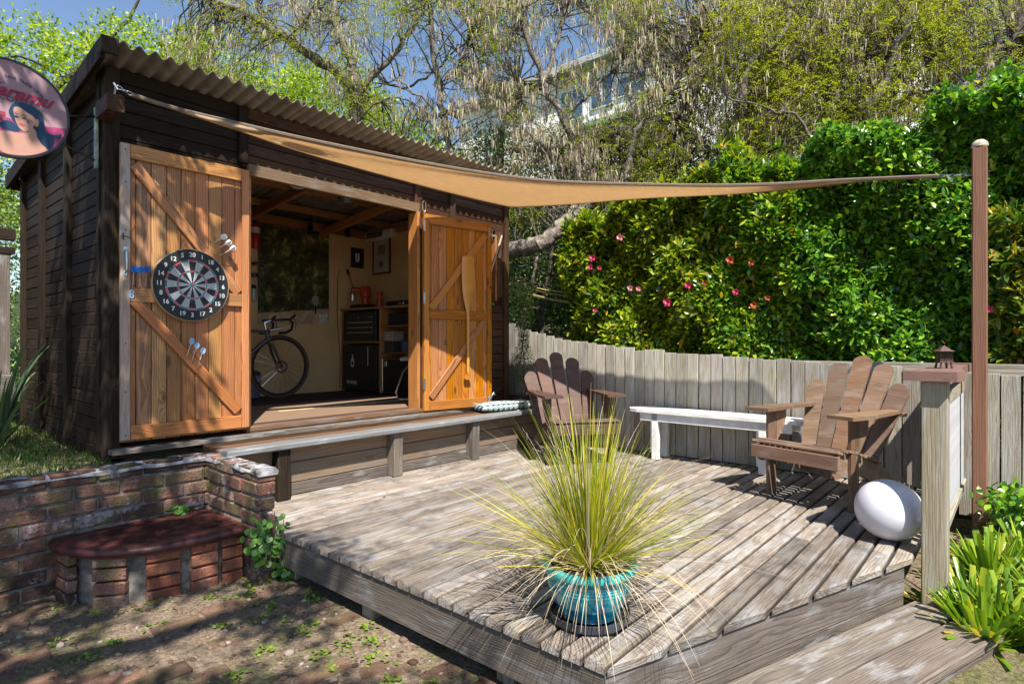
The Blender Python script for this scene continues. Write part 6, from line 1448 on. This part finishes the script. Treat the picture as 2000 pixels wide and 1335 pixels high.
ov = mass('overhanging_tree', 'leafy tree whose crown spreads above the shed corner and brick yard', 'tree', shade_pts(1500), .15, 17, (.06, .11), (.035, .06), L_OAK, templ='leaf', squash=.7,
   trunk=[([Vector((-3.4, 1.2, -.3)), Vector((-3.2, 1.1, 1.8)), Vector((-2.6, .8, 3.6)), Vector((-1.5, .3, 4.6)), Vector((-.2, -.2, 5.0))], .19, .05), ([Vector((-2.6, .8, 3.6)), Vector((-1.2, 1.4, 4.5)), Vector((.2, 2.0, 5.0)), Vector((1.0, 2.6, 5.3))], .08, .03), ([Vector((-2.7, .8, 3.4)), Vector((-2.6, -1.0, 4.4)), Vector((-1.8, -2.4, 5))], .08, .03)])
# ---------------------------------------------------------------- strap leaved plants at the lower right
L_AG = leafmat('agapanthus_leaf', [(0, (.06, .14, .012)), (.5, (.17, .30, .02)), (.85, (.32, .42, .03)), (1, (.42, .38, .04))], rough=.35, trans=.3, spec=.5)
L_AGY = leafmat('yellow_strap_leaf', [(0, (.42, .30, .03)), (1, (.55, .42, .06))], rough=.4, trans=.3)
def straps(name, n, c, Lr, wid, mat, parent, seed, cut=.5, base=-.3, up=.5):
    g_ = np.random.default_rng(seed); segs = 4; V = np.zeros((n, (segs+1)*3, 3))
    for i in range(n):
        a = g_.uniform(0, 2*pi); tilt = abs(g_.normal(up, .33)); l = g_.uniform(*Lr); w_ = wid*g_.uniform(.8, 1.2); dr = g_.uniform(.2, .9)
        p = np.array([c[0]+.05*cos(a), c[1]+.05*sin(a), c[2]]); d = np.array([sin(tilt)*cos(a), sin(tilt)*sin(a), cos(tilt)]); side = np.array([-sin(a), cos(a), 0]); side = unit((side+g_.normal(0, .2, 3))[None])[0]
        c0 = g_.uniform(0, 1) < cut
        for s_ in range(segs+1):
            f = s_/segs; ww = w_*.5*(1 if c0 else (1-.9*f**3)); nr = np.cross(side, d)
            V[i, 3*s_] = p+side*ww+nr*ww*.35; V[i, 3*s_+1] = p; V[i, 3*s_+2] = p-side*ww+nr*ww*.35
            d = d+np.array([cos(a)*.3, sin(a)*.3, -1])*dr*(.2+f)/segs; d /= np.linalg.norm(d); p = p+d*l/segs
    k = (segs+1)*3; q = []
    for s_ in range(segs): q += [[3*s_, 3*s_+1, 3*s_+4, 3*s_+3], [3*s_+1, 3*s_+2, 3*s_+5, 3*s_+4]]
    q = np.array(q); Fq = (q[None]+(np.arange(n)*k)[:, None, None]).reshape(-1, 4); return np_mesh(name, V.reshape(-1, 3), Fq, mat, parent)
where = ['at the foot of the balustrade post', 'beside the end of the timber step', 'in the bottom right corner', 'between the brown pole and the post', 'at the right edge below the fence', 'spilling over the step corner', 'hugging the deck edge under the egg lamp', 'in the middle of the right border', 'against the fence right of the pole', 'at the far right edge half way up', 'in front of the brown pole', 'nearest the camera past the step end']
spots = [(3.72, .17), (3.62, .0), (3.55, -.25), (4.2, .12), (4.3, -.45), (3.50, .12), (3.66, .24), (3.95, -.15), (4.9, -.25), (4.6, -.65), (4.5, -.05), (3.42, -.42)]
for i, (x, y) in enumerate(spots):
    z = float(gh(x, y)); e = empty('agapanthus', 'strappy bright green clump '+where[i], 'plant', T(x, y, z), 'strap leaved clumps in the right border')
    o = straps('leaf_clump', 150 if i != 6 else 22, (x, y, z-.02), (.12, .32) if i not in (6,) else (.12, .2), .024, L_AG, e, 50+i); o['kind'] = 'stuff'
    o = straps('yellow_leaves', 6, (x, y, z-.02), (.18, .32), .028, L_AGY, e, 90+i, up=.9); o['kind'] = 'stuff'
cr = scatter(30, 1930, 2040, 960, 1010, 3.5, 4.0); mass('creeping_plant', 'dark green lobed plant below the fence at the right edge', 'plant', cr, .08, 26, (.03, .06), (.025, .045), L_GLO, templ='leaf')
# flax at left
L_FX = leafmat('flax_leaf', [(0, (.03, .07, .03)), (.6, (.08, .14, .06)), (1, (.22, .28, .15))], rough=.35, trans=.2)
fx = empty('flax_plant', 'striped sword leaved flax beside the left wall of the shed', 'plant', T(*px(12, 850, 4.1)))
p = px(-8, 858, 4.3); o = blades('sword_leaves', 34, (p.x, p.y, .33), .06, (.45, .95), .45, (.35, .9), .034, L_FX, fx, segs=9, seed=21, dz=.34); o['kind'] = 'stuff'
# lawn, weeds, ivy
n = 26000; x = rng.uniform(-2.6, 1.12, n); y = rng.uniform(4.1, 7.5, n); z = gh(x, y)
L_GR = leafmat('lawn_grass', [(0, (.03, .07, .008)), (.6, (.08, .15, .015)), (1, (.20, .26, .04))], rough=.5, trans=.3)
o = leaves('lawn_grass', np.stack([x, y, z], 1), rdir(n)*.7+[0, 0, 1], rdir(n), rng.uniform(.03, .08, n), rng.uniform(.004, .008, n), L_GR); tag(o, 'short shaded grass between the brick wall and the shed', kind='stuff')
n = 230; cx = rng.uniform(-1.2, 1.7, n); cy = rng.uniform(.2, 3.9, n); cx[:50] = rng.uniform(1.45, 1.72, 50); ks = rng.integers(5, 26, n); X = np.repeat(cx, ks)+rng.normal(0, .022, ks.sum()); Y = np.repeat(cy, ks)+rng.normal(0, .022, ks.sum())
Z = gh(X, Y)+rng.uniform(.0, .014, len(X)); L_WD = leafmat('weed_leaf', [(0, (.08, .16, .02)), (1, (.26, .36, .05))], rough=.4, trans=.3)
o = leaves('yard_weeds', np.stack([X, Y, Z], 1), rdir(len(X))*[1, 1, .3]+[0, 0, .25], np.tile([0, 0, 1.], (len(X), 1))+rdir(len(X))*.3, rng.uniform(.012, .026, len(X)), rng.uniform(.009, .018, len(X)), L_WD, None, 'round'); tag(o, 'small clover like weeds dotted over the brick yard', kind='stuff')
# clods and small stones
ico = bmesh.new(); bmesh.ops.create_icosphere(ico, subdivisions=1, radius=1); iv_ = np.array([tuple(v.co) for v in ico.verts]); if_ = np.array([[v.index for v in f.verts] for f in ico.faces]); ico.free()
n = 5200; X = rng.uniform(-1.4, 1.75, n); Y = rng.uniform(.1, 3.92, n); r_ = rng.exponential(.0045, n)+.0025; r_ = np.minimum(r_, .022); Z = gh(X, Y)+r_*.2
Vp = (iv_[None]*(1+rng.normal(0, .16, (n, len(iv_), 1))))*(r_[:, None, None]*rng.uniform([.8, .8, .45], [1.4, 1.4, .8], (n, 3))[:, None, :])+np.stack([X, Y, Z], 1)[:, None]
o = np_mesh('soil_clods', Vp.reshape(-1, 3), (if_[None]+(np.arange(n)*len(iv_))[:, None, None]).reshape(-1, 3), leafmat('clod_earth', [(0, (.06, .04, .028)), (.5, (.16, .11, .08)), (.85, (.26, .2, .15)), (1, (.34, .30, .26))], rough=.95, trans=0, spec=.1)); tag(o, 'crumbs of earth and small stones over the brick yard', kind='stuff')
n = 900; X = rng.uniform(-1.5, 1.75, n); Y = rng.uniform(.0, 3.9, n); Z = gh(X, Y)+.006
o = leaves('yard_leaf_litter', np.stack([X, Y, Z], 1), rdir(n)*[1, 1, .1], np.tile([0, 0, 1.], (n, 1))+rdir(n)*.4, rng.uniform(.012, .04, n), rng.uniform(.004, .016, n), leafmat('yard_litter', [(0, (.10, .06, .035)), (.6, (.24, .16, .09)), (1, (.38, .30, .18))], trans=.1)); tag(o, 'dry leaves and twig bits scattered on the brick yard', kind='stuff')
iv = empty('trailing_ivy', 'round leaved trailing plant hanging on the end of the brick wall', 'plant', T(1.7, 3.25, -.2)); Pc = []
for (x0, y0, zt, zb, k) in ((1.58, 3.235, .08, -.17, 60), (1.705, 3.225, .07, -.24, 60), (1.60, 3.30, .02, -.1, 30), (1.72, 3.2, -.15, -.28, 25), (1.40, 3.9, .08, .03, 14)):
    f = rng.uniform(0, 1, k); Pc.append(np.stack([x0+rng.normal(0, .03, k), y0+rng.normal(0, .018, k), zt+(zb-zt)*f], 1))
Pc = np.vstack(Pc); L_IV = leafmat('ivy_leaf', [(0, (.05, .15, .03)), (1, (.18, .34, .06))], rough=.35, trans=.3); nI = len(Pc)
o = leaves('foliage', Pc, rdir(nI)*[1, .5, 1]+[0, -.3, -.2], np.tile([-.5, -1., .5], (nI, 1))+rdir(nI)*.5, rng.uniform(.024, .042, nI), rng.uniform(.026, .046, nI), L_IV, iv, 'round'); o['kind'] = 'stuff'
mb = MB()
for s_ in range(5): mb.tube([(1.6+.03*s_, 3.23, .07), (1.62+.025*s_, 3.215, -.05), (1.6+.03*s_, 3.21, -.2)], .0022, 5)
mb.build('vine', M_TWIG, iv)
# ---------------------------------------------------------------- house on the slope
hs = empty('white_house', 'white two storey house on the slope behind the trees', 'house', T(16, 10, 2))
M_STUC = plain('cream_white_render', (.86, .83, .76), .8, noise=.05, nscale=2)
bx('wall', 15.5, 24, 2.0, 15.9, 4.2, 9.6, M_STUC, hs, bev=0, axis='x'); bx('roof', 15.1, 24.4, 1.6, 16.3, 9.62, 9.85, plain('pale_flat_roof_edge', (.4, .4, .38), .8), hs, bev=.03, axis='x')
M_GLB = plain('blue_reflecting_glass', (.05, .10, .16), .05, spec=1.0, noise=.2)
M_GFR = plain('grey_green_band', (.22, .30, .26), .7)
for (u, v, w_, h_) in ((1118, 205, .9, 1.0), (1176, 178, .8, 1.0), (1232, 165, 1.0, .6), (962, 298, .7, 1.0), (1510, 80, 1.2, .9)):
    dr = px(u, v, 1)-Vector((0, 0, CAMZ)); p = Vector((0, 0, CAMZ))+dr*(15.47/dr.x)
    wn_ = bx('window', 15.44, 15.49, p.y-w_/2, p.y+w_/2, p.z-h_/2, p.z+h_/2, M_WHITE, hs, axis='x'); 
    for s_ in (-1, 1): 
        pn = bpy.data.objects.new('pane', box_mesh(.012, w_/2-.09, h_-.12, M_GLB, 0)); link(pn, T(15.432, p.y+s_*w_/4, p.z), wn_)
bx('balcony_band', 15.3, 15.49, 8.0, 10.6, 7.75, 7.9, M_GFR, hs, axis='y'); bx('balcony_band', 15.3, 15.49, 12.0, 15.8, 5.6, 5.75, M_GFR, hs, axis='y')
